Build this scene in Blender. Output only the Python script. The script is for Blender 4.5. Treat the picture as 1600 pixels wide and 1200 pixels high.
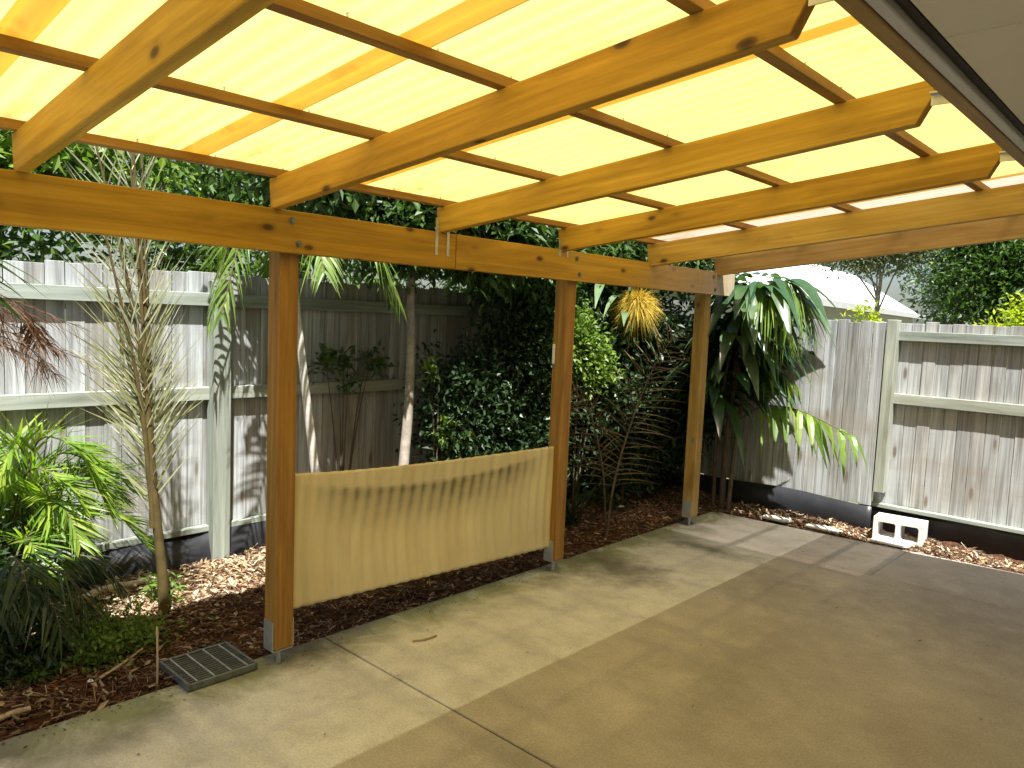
import bpy, bmesh, math, random
import numpy as np
from mathutils import Vector, Matrix

random.seed(7)
rng = np.random.default_rng(7)
S = bpy.context.scene
COL = S.collection
for o in list(bpy.data.objects):
    bpy.data.objects.remove(o)

# ------------------------------------------------------------------ camera
pitch, roll, yaw, FPX = -0.08897, 0.04108, 0.75066, 1187.1
CAM = Vector((3.2247, -1.8398, 1.7))
fw = Vector((-math.sin(yaw) * math.cos(pitch), math.cos(yaw) * math.cos(pitch), math.sin(pitch)))
rt = Vector((math.cos(yaw), math.sin(yaw), 0))
up = rt.cross(fw)
r2 = rt * math.cos(roll) + up * math.sin(roll)
u2 = -rt * math.sin(roll) + up * math.cos(roll)
cd = bpy.data.cameras.new('camera')
cam = bpy.data.objects.new('camera', cd)
COL.objects.link(cam)
cam.matrix_world = Matrix(((r2.x, u2.x, -fw.x, CAM.x), (r2.y, u2.y, -fw.y, CAM.y), (r2.z, u2.z, -fw.z, CAM.z), (0, 0, 0, 1)))
cd.sensor_width = 36
cd.lens = 36 * FPX / 1600
cd.clip_start = 0.02
cd.clip_end = 600
S.camera = cam

# ------------------------------------------------------------------ world, sun, exposure
SUN = Vector((1.0, -0.70, 2.55)).normalized()          # towards the sun
el = math.asin(SUN.z)
W = bpy.data.worlds.new('World')
S.world = W
W.use_nodes = True
nt = W.node_tree
sky = nt.nodes.new('ShaderNodeTexSky')
sky.sky_type = 'NISHITA'
sky.sun_disc = False
sky.sun_elevation = el
sky.sun_rotation = math.atan2(SUN.x, SUN.y)
sky.air_density = 1.0
sky.dust_density = 2.0
sky.ozone_density = 1.0
bg = nt.nodes['Background']
bg.inputs[1].default_value = 0.05
nt.links.new(sky.outputs[0], bg.inputs[0])
sl = bpy.data.lights.new('sun', 'SUN')
sl.energy = 5.0
sl.angle = math.radians(0.55)
sl.color = (1.0, 0.98, 0.95)
so = bpy.data.objects.new('sun', sl)
so.location = (6, -5, 14)
so.rotation_euler = (-SUN).to_track_quat('-Z', 'Y').to_euler()
COL.objects.link(so)
S.view_settings.view_transform = 'Standard'
S.view_settings.look = 'None'
S.view_settings.gamma = 1
S.view_settings.use_curve_mapping = False
S.view_settings.exposure = 1.5
S.render.engine = 'CYCLES'
S.cycles.max_bounces = 10
S.cycles.diffuse_bounces = 6
S.cycles.transmission_bounces = 6
S.cycles.transparent_max_bounces = 10
S.cycles.use_denoising = True
S.cycles.sample_clamp_indirect = 6

# ------------------------------------------------------------------ object helpers
def tag(o, label=None, cat=None, group=None, kind=None):
    if label: o['label'] = label
    if cat: o['category'] = cat
    if group: o['group'] = group
    if kind: o['kind'] = kind
    return o

def thing(name, label, cat, loc=(0, 0, 0), group=None):
    o = bpy.data.objects.new(name, None)
    o.empty_display_size = 0.1
    o.location = loc
    COL.objects.link(o)
    return tag(o, label, cat, group)

def origin(o):
    v = Vector((0, 0, 0))
    while o:
        v = v + Vector(o.location)
        o = o.parent
    return v

def obj(name, mesh, mat=None, parent=None, loc=(0, 0, 0), rot=None):
    """loc is in world space; every parent here is unrotated"""
    o = bpy.data.objects.new(name, mesh)
    COL.objects.link(o)
    if mat is not None and not mesh.materials:
        mesh.materials.append(mat)
    if parent is not None:
        o.parent = parent
        o.location = Vector(loc) - origin(parent)
    else:
        o.location = loc
    if rot is not None: o.rotation_euler = rot
    return o

def mesh_np(name, V, F, smooth=False):
    V = np.asarray(V, dtype=np.float32); F = np.asarray(F, dtype=np.int32)
    m = bpy.data.meshes.new(name)
    k = F.shape[1]
    m.vertices.add(len(V)); m.vertices.foreach_set('co', V.ravel())
    m.loops.add(F.size); m.loops.foreach_set('vertex_index', F.ravel())
    m.polygons.add(len(F)); m.polygons.foreach_set('loop_start', np.arange(0, F.size, k, dtype=np.int32))
    m.polygons.foreach_set('use_smooth', np.full(len(F), smooth))
    m.update(calc_edges=True); m.validate()
    return m

def join_np(parts):
    Vs, Fs, n = [], [], 0
    for V, F in parts:
        Vs.append(V); Fs.append(F + n); n += len(V)
    return np.concatenate(Vs), np.concatenate(Fs)

def bm_mesh(name, bm, smooth=False):
    bmesh.ops.recalc_face_normals(bm, faces=bm.faces)
    m = bpy.data.meshes.new(name)
    bm.to_mesh(m); bm.free()
    if smooth:
        for p in m.polygons: p.use_smooth = True
    return m

def add_box(bm, x0, x1, y0, y1, z0, z1):
    r = bmesh.ops.create_cube(bm, size=1)
    for v in r['verts']:
        v.co = Vector(((x0 + x1) / 2 + v.co.x * (x1 - x0), (y0 + y1) / 2 + v.co.y * (y1 - y0), (z0 + z1) / 2 + v.co.z * (z1 - z0)))
    return r['verts']

def box(lx, ly, lz, bevel=0.0, name='box'):
    """box centred on the origin"""
    bm = bmesh.new()
    add_box(bm, -lx / 2, lx / 2, -ly / 2, ly / 2, -lz / 2, lz / 2)
    if bevel: bmesh.ops.bevel(bm, geom=bm.edges[:], offset=bevel, segments=1, affect='EDGES')
    return bm_mesh(name, bm)

def prism(pts, depth, axis='y', bevel=0.0, name='prism'):
    """polygon in XZ (axis y) or XY (axis z) extruded by depth"""
    bm = bmesh.new()
    if axis == 'y': vs = [bm.verts.new((x, 0, z)) for x, z in pts]; d = Vector((0, depth, 0))
    else: vs = [bm.verts.new((x, y, 0)) for x, y in pts]; d = Vector((0, 0, depth))
    f = bm.faces.new(vs)
    r = bmesh.ops.extrude_face_region(bm, geom=[f])
    bmesh.ops.translate(bm, verts=[v for v in r['geom'] if isinstance(v, bmesh.types.BMVert)], vec=d)
    if bevel: bmesh.ops.bevel(bm, geom=bm.edges[:], offset=bevel, segments=1, affect='EDGES')
    return bm_mesh(name, bm)

def tube_np(pts, rad, n=8):
    pts = np.asarray(pts, float); k = len(pts)
    rad = np.broadcast_to(np.asarray(rad, float), (k,))
    T = np.gradient(pts, axis=0); T /= np.linalg.norm(T, axis=1, keepdims=True) + 1e-9
    ref = np.array([0.31, 0.9, 0.2]) if abs(T[0][2]) > 0.7 else np.array([0.1, 0.05, 1.0])
    A = np.cross(T, ref); A /= np.linalg.norm(A, axis=1, keepdims=True); B = np.cross(T, A)
    a = np.linspace(0, 2 * np.pi, n, endpoint=False)
    V = pts[:, None, :] + rad[:, None, None] * (np.cos(a)[None, :, None] * A[:, None, :] + np.sin(a)[None, :, None] * B[:, None, :])
    V = V.reshape(-1, 3)
    F = []
    for i in range(k - 1):
        for j in range(n):
            F.append((i * n + j, i * n + (j + 1) % n, (i + 1) * n + (j + 1) % n, (i + 1) * n + j))
    return V, np.array(F)

def curve_pts(ctrl, n=10):
    """Catmull-Rom through the control points"""
    c = np.asarray(ctrl, float)
    c = np.vstack([2 * c[0] - c[1], c, 2 * c[-1] - c[-2]])
    out = []
    segs = len(c) - 3
    per = max(2, n // segs)
    for s in range(segs):
        p0, p1, p2, p3 = c[s:s + 4]
        for t in np.linspace(0, 1, per, endpoint=False):
            out.append(.5 * ((2 * p1) + (-p0 + p2) * t + (2 * p0 - 5 * p1 + 4 * p2 - p3) * t * t + (-p0 + 3 * p1 - 3 * p2 + p3) * t ** 3))
    out.append(c[-2])
    return np.array(out)

def unit(v): return v / (np.linalg.norm(v, axis=-1, keepdims=True) + 1e-9)

# ------------------------------------------------------------------ leaf builders (numpy)
def leaves_np(P, D, N, L, Wd, fold=0.25):
    """one folded four-corner leaf per row"""
    D = unit(D); Sd = unit(np.cross(D, N)); Nn = np.cross(Sd, D)
    n = len(P); L = np.broadcast_to(L, (n,))[:, None]; Wd = np.broadcast_to(Wd, (n,))[:, None]
    base = P; tip = P + D * L
    mid = P + D * L * 0.45
    l = mid + Sd * Wd * .5 + Nn * Wd * fold; r = mid - Sd * Wd * .5 + Nn * Wd * fold
    V = np.stack([base, l, tip, r], 1).reshape(-1, 3)
    i = np.arange(n)[:, None] * 4
    F = np.concatenate([i + np.array([[0, 2, 1]]), i + np.array([[0, 3, 2]])], 0)
    return V, F

def strips_np(P, D, Nrm, L, Wd, segs=4, droop=0.3, fold=0.0, shape='lance'):
    """long leaves: bent strips; three verts across when folded. Faces are quads."""
    D = unit(D); n = len(P)
    L = np.broadcast_to(L, (n,)).astype(float); Wd = np.broadcast_to(Wd, (n,)).astype(float)
    droop = np.broadcast_to(droop, (n,)).astype(float)
    t = np.linspace(0, 1, segs + 1)
    down = np.array([0, 0, -1.0])
    C = P[:, None, :] + D[:, None, :] * (L[:, None] * t[None, :])[:, :, None] + down * (droop[:, None] * L[:, None] * t[None, :] ** 2)[:, :, None]
    T = unit(np.gradient(C, axis=1))
    Sd = unit(np.cross(T, np.broadcast_to(Nrm[:, None, :], T.shape)))
    Nn = np.cross(Sd, T)
    if shape == 'lance': w = np.sin(np.pi * np.clip(t * .93 + .07, 0, 1) ** .75)
    elif shape == 'blade': w = np.clip(1.15 - t ** 1.6 * 1.15, .03, 1) * np.clip(.45 + t * 4, 0, 1)
    else: w = np.ones_like(t)
    w = np.maximum(w, .04)
    hw = (.5 * Wd[:, None] * w[None, :])[:, :, None]
    if fold:
        V = np.stack([C + Sd * hw + Nn * hw * fold, C, C - Sd * hw + Nn * hw * fold], 2); a = 3
    else:
        V = np.stack([C + Sd * hw, C - Sd * hw], 2); a = 2
    V = V.reshape(-1, 3)
    F = []
    for s in range(segs):
        for c in range(a - 1):
            F.append((s * a + c, s * a + c + 1, (s + 1) * a + c + 1, (s + 1) * a + c))
    F = np.array(F)[None] + (np.arange(n) * (segs + 1) * a)[:, None, None]
    return V, F.reshape(-1, 4)

def rand_dirs(n, zbias=0.0):
    v = rng.normal(size=(n, 3)); v[:, 2] += zbias
    return unit(v)

def crown_np(blobs, n, L, Wd, clump=0.22, per=14, droop=-0.1, shell=0.55, blade=False):
    """leaf clumps spread through ellipsoids: blobs = (cx,cy,cz,rx,ry,rz[,weight])"""
    b = np.array([(list(x) + [1.0])[:7] for x in blobs], float)
    wt = b[:, 3] * b[:, 4] * b[:, 5] * b[:, 6]
    nc = max(4, n // per)
    k = rng.choice(len(b), nc, p=wt / wt.sum())
    d = rand_dirs(nc); rr = (shell + (1 - shell) * rng.random(nc) ** .6) * (rng.random(nc) ** .12)
    rr *= 1 + .16 * np.sin(5 * d[:, 0] + 3 * d[:, 1] + k) + .1 * rng.normal(size=nc)
    c = b[k, :3] + d * b[k, 3:6] * rr[:, None]
    ci = rng.integers(0, nc, n)
    P = c[ci] + rng.normal(size=(n, 3)) * clump * (.4 + .6 * rng.random((n, 1)))
    D = unit(.8 * d[ci] + 1.0 * rng.normal(size=(n, 3)) * .8 + np.array([0, 0, droop]))
    N = unit(rand_dirs(n) * .8 + np.array([0, 0, .9]))
    l = L * (.6 + .7 * rng.random(n)); w = Wd * (.7 + .6 * rng.random(n))
    return leaves_np(P, D, N, l, w)

def frond_np(ctrl, nleaf, L, Wd, ang=55, upness=0.25, droop=0.25, r0=0.012, r1=0.003, start=0.12, segs=3, fold=0.0, jitter=.12, profile=None, shape='blade', side=None):
    """a feather palm leaf: stalk plus leaflets on both sides -> (stalk arrays, leaflet arrays)"""
    c = curve_pts(ctrl, 18)
    k = len(c)
    stalk = tube_np(c, np.linspace(r0, r1, k), 6)
    t = np.linspace(start, .995, nleaf)
    f = t * (k - 1); i = np.clip(f.astype(int), 0, k - 2); a = (f - i)[:, None]
    P = c[i] * (1 - a) + c[i + 1] * a
    T = unit(c[i + 1] - c[i])
    ref = np.array([0, 0, 1.0]) if side is None else np.asarray(side, float)
    Sd = np.cross(T, np.broadcast_to(ref, T.shape))
    bad = np.linalg.norm(Sd, axis=1) < .15
    Sd[bad] = np.cross(T[bad], np.array([.7, -.7, .1]))
    Sd = unit(Sd)
    Up = unit(np.cross(Sd, T))
    prof = np.sin(np.pi * np.clip(.12 + t * .8, 0, 1)) ** .6 if profile is None else profile(t)
    Vs = []
    for s in (-1, 1):
        an = np.radians(ang * (1 - .45 * t) + rng.normal(size=nleaf) * 6)
        D = T * np.cos(an)[:, None] + s * Sd * np.sin(an)[:, None] + Up * (upness + rng.normal(size=nleaf) * jitter)[:, None]
        N = unit(Up + .3 * rng.normal(size=(nleaf, 3)) - .2 * s * Sd)
        l = L * prof * (.85 + .3 * rng.random(nleaf))
        Vs.append(strips_np(P, D, N, l, Wd * (.8 + .4 * rng.random(nleaf)), segs, droop * (.6 + .8 * rng.random(nleaf)), fold, shape))
    return stalk, join_np(Vs)

# ------------------------------------------------------------------ material helpers
def mat_new(name):
    m = bpy.data.materials.new(name); m.use_nodes = True
    t = m.node_tree
    return m, t, t.nodes['Principled BSDF']

def node(t, kind, **kw):
    n = t.nodes.new('ShaderNode' + kind)
    for k, v in kw.items():
        if k.startswith('i_'):
            key = k[2:]; key = int(key) if key.isdigit() else key
            n.inputs[key].default_value = v
        else: setattr(n, k, v)
    return n

def ramp(t, stops, src=None, interp='LINEAR'):
    n = t.nodes.new('ShaderNodeValToRGB'); n.color_ramp.interpolation = interp
    e = n.color_ramp.elements
    while len(e) > 1: e.remove(e[0])
    e[0].position = stops[0][0]; e[0].color = (*stops[0][1], 1) if len(stops[0][1]) == 3 else stops[0][1]
    for p, c in stops[1:]:
        q = e.new(p); q.color = (*c, 1) if len(c) == 3 else c
    if src is not None: t.links.new(src, n.inputs[0])
    return n

def mix(t, fac, a, b, mode='MIX'):
    n = t.nodes.new('ShaderNodeMix'); n.data_type = 'RGBA'; n.blend_type = mode
    for s, i in ((fac, 0), (a, 6), (b, 7)):
        if hasattr(s, 'links') or hasattr(s, 'is_output'): t.links.new(s, n.inputs[i])
        elif i == 0: n.inputs[0].default_value = s
        else: n.inputs[i].default_value = (*s, 1)
    return n.outputs[2]

def noise(t, vec, scale, detail=4, rough=.55, dist=0.0):
    n = t.nodes.new('ShaderNodeTexNoise')
    n.inputs['Scale'].default_value = scale; n.inputs['Detail'].default_value = detail
    n.inputs['Roughness'].default_value = rough; n.inputs['Distortion'].default_value = dist
    if vec is not None: t.links.new(vec, n.inputs['Vector'])
    return n.outputs['Fac']

def coords(t, scale=(1, 1, 1), rand=True, world=False):
    tc = t.nodes.new('ShaderNodeTexCoord')
    mp = t.nodes.new('ShaderNodeMapping'); mp.inputs['Scale'].default_value = scale
    if world:
        g = t.nodes.new('ShaderNodeNewGeometry'); t.links.new(g.outputs['Position'], mp.inputs['Vector'])
    else: t.links.new(tc.outputs['Object'], mp.inputs['Vector'])
    if rand:
        oi = t.nodes.new('ShaderNodeObjectInfo')
        m = t.nodes.new('ShaderNodeMath'); m.operation = 'MULTIPLY'; m.inputs[1].default_value = 37.0
        t.links.new(oi.outputs['Random'], m.inputs[0])
        cb = t.nodes.new('ShaderNodeCombineXYZ')
        for i in range(3): t.links.new(m.outputs[0], cb.inputs[i])
        va = t.nodes.new('ShaderNodeVectorMath'); va.operation = 'ADD'
        t.links.new(mp.outputs[0], va.inputs[0]); t.links.new(cb.outputs[0], va.inputs[1])
        return va.outputs[0]
    return mp.outputs[0]

def bump(t, p, h, strength=.3, dist=.004):
    b = t.nodes.new('ShaderNodeBump'); b.inputs['Strength'].default_value = strength; b.inputs['Distance'].default_value = dist
    t.links.new(h, b.inputs['Height']); t.links.new(b.outputs[0], p.inputs['Normal'])

def wood_mat(name, dark, mid, light, knots=True, rough=.6, grain=34, weather=None, yfade=None, kscale=(3.6, 7.0, 7.0), rvar=.79, knotcol=(.05, .02, .01)):
    """grain runs along local X"""
    m, t, p = mat_new(name)
    c = coords(t, (1.1, grain, grain))
    g = noise(t, c, 1.0, 5, .6, .6)
    c2 = coords(t, (1.3, 9, 9)); g2 = noise(t, c2, 1.0, 5, .62, 1.2)
    r = ramp(t, [(.25, dark), (.5, mid), (.75, light)], g)
    r2_ = ramp(t, [(.28, (.60, .54, .46)), (.5, (.92, .9, .88)), (.68, (1.08, 1.06, 1.02))], g2)
    col = mix(t, .8, r.outputs[0], r2_.outputs[0], 'MULTIPLY')
    oi = t.nodes.new('ShaderNodeObjectInfo')
    rr = ramp(t, [(0, (rvar, rvar - .02, rvar - .04)), (.5, (1, 1, 1)), (.8, (1.06, 1.08, 1.1)), (1, (1.0, .93, .86))], oi.outputs['Random'])
    col = mix(t, 1.0, col, rr.outputs[0], 'MULTIPLY')
    if knots:
        ck = coords(t, kscale)
        v = t.nodes.new('ShaderNodeTexVoronoi'); v.inputs['Scale'].default_value = 1.0
        t.links.new(ck, v.inputs['Vector'])
        kr = ramp(t, [(.05, (.95,) * 3), (.09, (.75,) * 3), (.12, (.25,) * 3), (.20, (0, 0, 0))], v.outputs['Distance'])
        col = mix(t, kr.outputs[0], col, knotcol)
    if weather:
        cw = coords(t, (.5, 2.0, 2.0), world=True, rand=False)
        nw = noise(t, cw, 1.3, 4, .6)
        wr = ramp(t, [(.52, (0, 0, 0)), (.72, (.7, .7, .7))], nw)
        col = mix(t, wr.outputs[0], col, weather)
    if yfade:                                               # timber gone grey where rain reaches it
        gm = t.nodes.new('ShaderNodeNewGeometry'); sp = t.nodes.new('ShaderNodeSeparateXYZ'); t.links.new(gm.outputs['Position'], sp.inputs[0])
        mr = node(t, 'MapRange'); mr.inputs[1].default_value = yfade[0]; mr.inputs[2].default_value = yfade[1]; mr.inputs[4].default_value = .8
        t.links.new(sp.outputs[1], mr.inputs[0])
        nf = noise(t, coords(t, (3, 26, 3), rand=False, world=True), 1.0, 4, .6)
        mm = node(t, 'Math', operation='MULTIPLY'); t.links.new(nf, mm.inputs[0]); mm.inputs[1].default_value = 1.8
        m3 = node(t, 'Math', operation='MULTIPLY', use_clamp=True); t.links.new(mm.outputs[0], m3.inputs[0]); t.links.new(mr.outputs[0], m3.inputs[1])
        col = mix(t, m3.outputs[0], col, (.40, .34, .26))
    t.links.new(col, p.inputs['Base Color'])
    p.inputs['Roughness'].default_value = rough
    p.inputs['Specular IOR Level'].default_value = .3
    bump(t, p, g, .35, .002)
    return m

def leaf_mat(name, cols, trans=.35, rough=.45, spec=.4, tcol=None):
    m, t, p = mat_new(name)
    g = t.nodes.new('ShaderNodeNewGeometry')
    n = len(cols)
    oi = t.nodes.new('ShaderNodeObjectInfo')
    ad = node(t, 'Math', operation='ADD'); t.links.new(g.outputs['Random Per Island'], ad.inputs[0]); t.links.new(oi.outputs['Random'], ad.inputs[1])
    fr_ = node(t, 'Math', operation='FRACT'); t.links.new(ad.outputs[0], fr_.inputs[0])
    r = ramp(t, [(i / max(1, n - 1), c) for i, c in enumerate(cols)], fr_.outputs[0])
    c = coords(t, (1, 1, 1), rand=False, world=True)
    nz = noise(t, c, 9, 3)
    r2_ = ramp(t, [(.3, (.75, .78, .7)), (.7, (1.12, 1.1, 1.05))], nz)
    col = mix(t, 1.0, r.outputs[0], r2_.outputs[0], 'MULTIPLY')
    t.links.new(col, p.inputs['Base Color'])
    p.inputs['Roughness'].default_value = rough
    p.inputs['Specular IOR Level'].default_value = spec
    tr = t.nodes.new('ShaderNodeBsdfTranslucent')
    tc = mix(t, 1.0, col, tcol or (1.5, 1.7, .6), 'MULTIPLY')
    t.links.new(tc, tr.inputs['Color'])
    mx = t.nodes.new('ShaderNodeMixShader'); mx.inputs[0].default_value = trans
    t.links.new(p.outputs[0], mx.inputs[1]); t.links.new(tr.outputs[0], mx.inputs[2])
    t.links.new(mx.outputs[0], t.nodes['Material Output'].inputs['Surface'])
    return m

def plain_mat(name, col, rough=.6, metal=0.0, var=.15, scale=6, bumpy=0.0, spec=.4, col2=None):
    m, t, p = mat_new(name)
    c = coords(t, (1, 1, 1))
    nz = noise(t, c, scale, 5, .6)
    a = tuple(x * (1 - var) for x in col) if col2 is None else col
    b = tuple(min(1, x * (1 + var)) for x in col) if col2 is None else col2
    r = ramp(t, [(.3, a), (.7, b)], nz)
    t.links.new(r.outputs[0], p.inputs['Base Color'])
    p.inputs['Roughness'].default_value = rough; p.inputs['Metallic'].default_value = metal
    p.inputs['Specular IOR Level'].default_value = spec
    if bumpy: bump(t, p, noise(t, c, scale * 6, 4), bumpy, .004)
    return m

def sheet_mat(name, col, trans_mix, clear, dirt=(.35, .18, .02), valley_tone=False):
    """corrugated fibreglass: light comes through scattered, a little of it straight"""
    m, t, p = mat_new(name)
    out = t.nodes['Material Output']
    c = coords(t, (.55, 9, 1), rand=True)
    nz = noise(t, c, 1.6, 5, .6)
    cw = coords(t, (1.4, 2.6, 1), rand=False, world=True)
    nd = noise(t, cw, 2.2, 6, .65)
    gp = t.nodes.new('ShaderNodeNewGeometry'); sx = t.nodes.new('ShaderNodeSeparateXYZ'); t.links.new(gp.outputs['Position'], sx.inputs[0])
    me = node(t, 'MapRange'); me.inputs[1].default_value = .75; me.inputs[2].default_value = .05; me.inputs[4].default_value = .14
    t.links.new(sx.outputs[0], me.inputs[0])                # dirt gathers at the low outer edge
    nf = noise(t, coords(t, (18, 30, 1), rand=False, world=True), 1.0, 4, .7)
    mf = node(t, 'Math', operation='MULTIPLY'); t.links.new(nf, mf.inputs[0]); t.links.new(me.outputs[0], mf.inputs[1])
    ma = node(t, 'Math', operation='MULTIPLY_ADD'); t.links.new(mf.outputs[0], ma.inputs[0]); ma.inputs[1].default_value = 2.2; t.links.new(nd, ma.inputs[2])
    dr = ramp(t, [(.58, (0, 0, 0)), (.80, (.55, .55, .55))], ma.outputs[0])
    r = ramp(t, [(.3, tuple(x * .84 for x in col)), (.7, col)], nz)
    cc = mix(t, dr.outputs[0], r.outputs[0], dirt)
    if valley_tone:                                               # darker tone along the valleys, in a curved band below the top
        at = t.nodes.new('ShaderNodeAttribute'); at.attribute_name = 'valley_tone'
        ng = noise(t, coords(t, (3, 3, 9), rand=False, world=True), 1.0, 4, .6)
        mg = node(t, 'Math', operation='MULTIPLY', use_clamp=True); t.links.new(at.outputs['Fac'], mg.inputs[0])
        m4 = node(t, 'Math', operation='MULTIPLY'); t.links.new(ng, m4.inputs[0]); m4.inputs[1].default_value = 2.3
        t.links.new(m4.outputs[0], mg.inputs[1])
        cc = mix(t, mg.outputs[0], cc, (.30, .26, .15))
    p.inputs['Roughness'].default_value = .35
    p.inputs['Specular IOR Level'].default_value = .3
    t.links.new(cc, p.inputs['Base Color'])
    tr = t.nodes.new('ShaderNodeBsdfTranslucent'); t.links.new(cc, tr.inputs['Color'])
    mx = t.nodes.new('ShaderNodeMixShader'); mx.inputs[0].default_value = trans_mix
    t.links.new(p.outputs[0], mx.inputs[1]); t.links.new(tr.outputs[0], mx.inputs[2])
    tp = t.nodes.new('ShaderNodeBsdfTransparent'); t.links.new(cc, tp.inputs['Color'])
    m2 = t.nodes.new('ShaderNodeMixShader'); m2.inputs[0].default_value = clear
    t.links.new(mx.outputs[0], m2.inputs[1]); t.links.new(tp.outputs[0], m2.inputs[2])
    t.links.new(m2.outputs[0], out.inputs['Surface'])
    return m

def concrete_mat(name, a, b, stain=None, mott=.72, moss=True, speck=.19):
    m, t, p = mat_new(name)
    c = coords(t, (1, 1, 1), rand=False, world=True)
    n1 = noise(t, c, 1.6, 6, .6); n2 = noise(t, c, 95, 4, .75); n3 = noise(t, c, 5, 9, .72, .15)
    r = ramp(t, [(.3, a), (.7, b)], n1)
    r2_ = ramp(t, [(.3, (1 - speck * 1.6,) * 3), (.65, (1 + speck * .3,) * 3)], n2)
    r3 = ramp(t, [(.28, (mott, mott - .01, mott - .03)), (.5, (.95, .95, .95)), (.7, (1.08, 1.08, 1.08))], n3)
    col = mix(t, 1, r.outputs[0], r2_.outputs[0], 'MULTIPLY')
    col = mix(t, 1, col, r3.outputs[0], 'MULTIPLY')
    g = t.nodes.new('ShaderNodeNewGeometry')
    if moss:                                                # green-black growth along the outer, damp edge
        sx = t.nodes.new('ShaderNodeSeparateXYZ'); t.links.new(g.outputs['Position'], sx.inputs[0])
        mr = node(t, 'MapRange'); mr.inputs[1].default_value = .62; mr.inputs[2].default_value = -.05
        t.links.new(sx.outputs[0], mr.inputs[0])
        n4 = noise(t, c, 3.1, 6, .68, .5)
        mm = node(t, 'Math', operation='MULTIPLY'); t.links.new(mr.outputs[0], mm.inputs[0]); t.links.new(n4, mm.inputs[1])
        rm = ramp(t, [(.22, (0, 0, 0)), (.46, (.80, .80, .80))], mm.outputs[0])
        n5 = noise(t, c, 1.1, 2)
        mc = ramp(t, [(.40, (.06, .055, .035)), (.52, (.15, .17, .05))], n5)
        col = mix(t, rm.outputs[0], col, mc.outputs[0])
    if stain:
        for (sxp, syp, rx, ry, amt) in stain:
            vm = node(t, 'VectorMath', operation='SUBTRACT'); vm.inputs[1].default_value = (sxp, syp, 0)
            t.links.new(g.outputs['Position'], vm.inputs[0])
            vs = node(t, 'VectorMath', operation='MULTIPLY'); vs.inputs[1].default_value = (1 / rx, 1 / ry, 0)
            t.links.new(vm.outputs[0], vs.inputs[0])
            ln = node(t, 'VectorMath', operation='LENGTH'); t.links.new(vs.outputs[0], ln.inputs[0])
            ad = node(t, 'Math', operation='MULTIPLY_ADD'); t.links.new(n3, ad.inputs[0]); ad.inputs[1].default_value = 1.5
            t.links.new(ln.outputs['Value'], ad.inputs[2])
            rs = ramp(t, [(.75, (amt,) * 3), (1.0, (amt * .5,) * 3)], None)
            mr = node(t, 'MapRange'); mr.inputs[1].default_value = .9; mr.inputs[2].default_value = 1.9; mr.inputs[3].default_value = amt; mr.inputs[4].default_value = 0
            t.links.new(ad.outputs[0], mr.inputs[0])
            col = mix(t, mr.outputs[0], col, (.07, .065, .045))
    t.links.new(col, p.inputs['Base Color'])
    p.inputs['Roughness'].default_value = .75
    p.inputs['Specular IOR Level'].default_value = .3
    bump(t, p, n2, .25, .002)
    return m

M = {}
M['pine'] = wood_mat('treated_pine', (.33, .185, .016), (.47, .280, .028), (.60, .385, .055))
M['pine_beam'] = wood_mat('greying_pine', (.33, .185, .016), (.47, .280, .028), (.60, .385, .055), yfade=(2.6, 4.1))
M['pine_old'] = wood_mat('weathered_pine', (.30, .185, .045), (.44, .29, .075), (.56, .40, .13), weather=(.40, .31, .15))
M['purlin'] = wood_mat('dark_batten', (.20, .10, .022), (.30, .165, .035), (.40, .235, .06), knots=False)
M['post'] = wood_mat('stained_post', (.21, .105, .022), (.32, .17, .036), (.42, .24, .060), knots=False)
M['board'] = wood_mat('weathered_board', (.175, .183, .18), (.36, .378, .378), (.57, .60, .60), rough=.85, grain=42, weather=(.27, .225, .165), knotcol=(.16, .12, .09), kscale=(2.0, 7, 7), rvar=.78)
M['rail'] = wood_mat('greenish_rail', (.21, .245, .21), (.315, .365, .32), (.44, .49, .44), knots=False, rough=.85, grain=24)
M['fascia'] = wood_mat('brown_fascia', (.24, .145, .04), (.34, .215, .06), (.44, .29, .085), knots=False)
M['yellow'] = sheet_mat('yellow_fibreglass', (.95, .735, .235), .49, .02)
M['cream'] = sheet_mat('cream_fibreglass', (.90, .72, .56), .36, .08)
M['screen'] = sheet_mat('tan_fibreglass', (.92, .83, .56), .25, .0, dirt=(.80, .68, .42), valley_tone=True)
M['steel'] = plain_mat('galvanised_steel', (.52, .54, .55), .45, .7, .2, 14)
M['black_plastic'] = plain_mat('black_plastic', (.025, .026, .03), .38, 0, .3, 5, .3)
M['soffit'] = plain_mat('soffit_sheet', (.68, .64, .55), .7, 0, .05, 3)
M['gutter'] = plain_mat('grey_gutter', (.50, .49, .49), .5, 0, .08, 3)
M['roof_tin'] = plain_mat('white_roof', (.80, .79, .77), .5, 0, .05, 3)
M['dark'] = plain_mat('dark_gap', (.03, .025, .02), .8)
M['wall'] = plain_mat('pale_wall', (.52, .49, .47), .8, 0, .06, 4)
M['block'] = plain_mat('concrete_block', (.62, .61, .58), .9, 0, .1, 30, .5)
M['scrap'] = plain_mat('pale_mortar', (.74, .72, .68), .9, 0, .08, 20, .4)
M['iron'] = plain_mat('grate_iron', (.15, .165, .17), .5, .4, .3, 20)
M['iron_pale'] = plain_mat('grate_bar', (.42, .44, .44), .5, .5, .3, 20)
M['tag'] = plain_mat('white_tag', (.75, .74, .72), .4)
M['bark_grey'] = plain_mat('grey_bark', (.30, .26, .21), .9, 0, .35, 18, .6)
M['bark_pale'] = plain_mat('pale_bark', (.55, .52, .46), .85, 0, .2, 22, .4)
M['bark_dark'] = plain_mat('dark_bark', (.10, .075, .05), .9, 0, .3, 14, .5)
M['stem_olive'] = plain_mat('olive_stem', (.085, .062, .020), .6, 0, .3, 16, .2)
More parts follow.
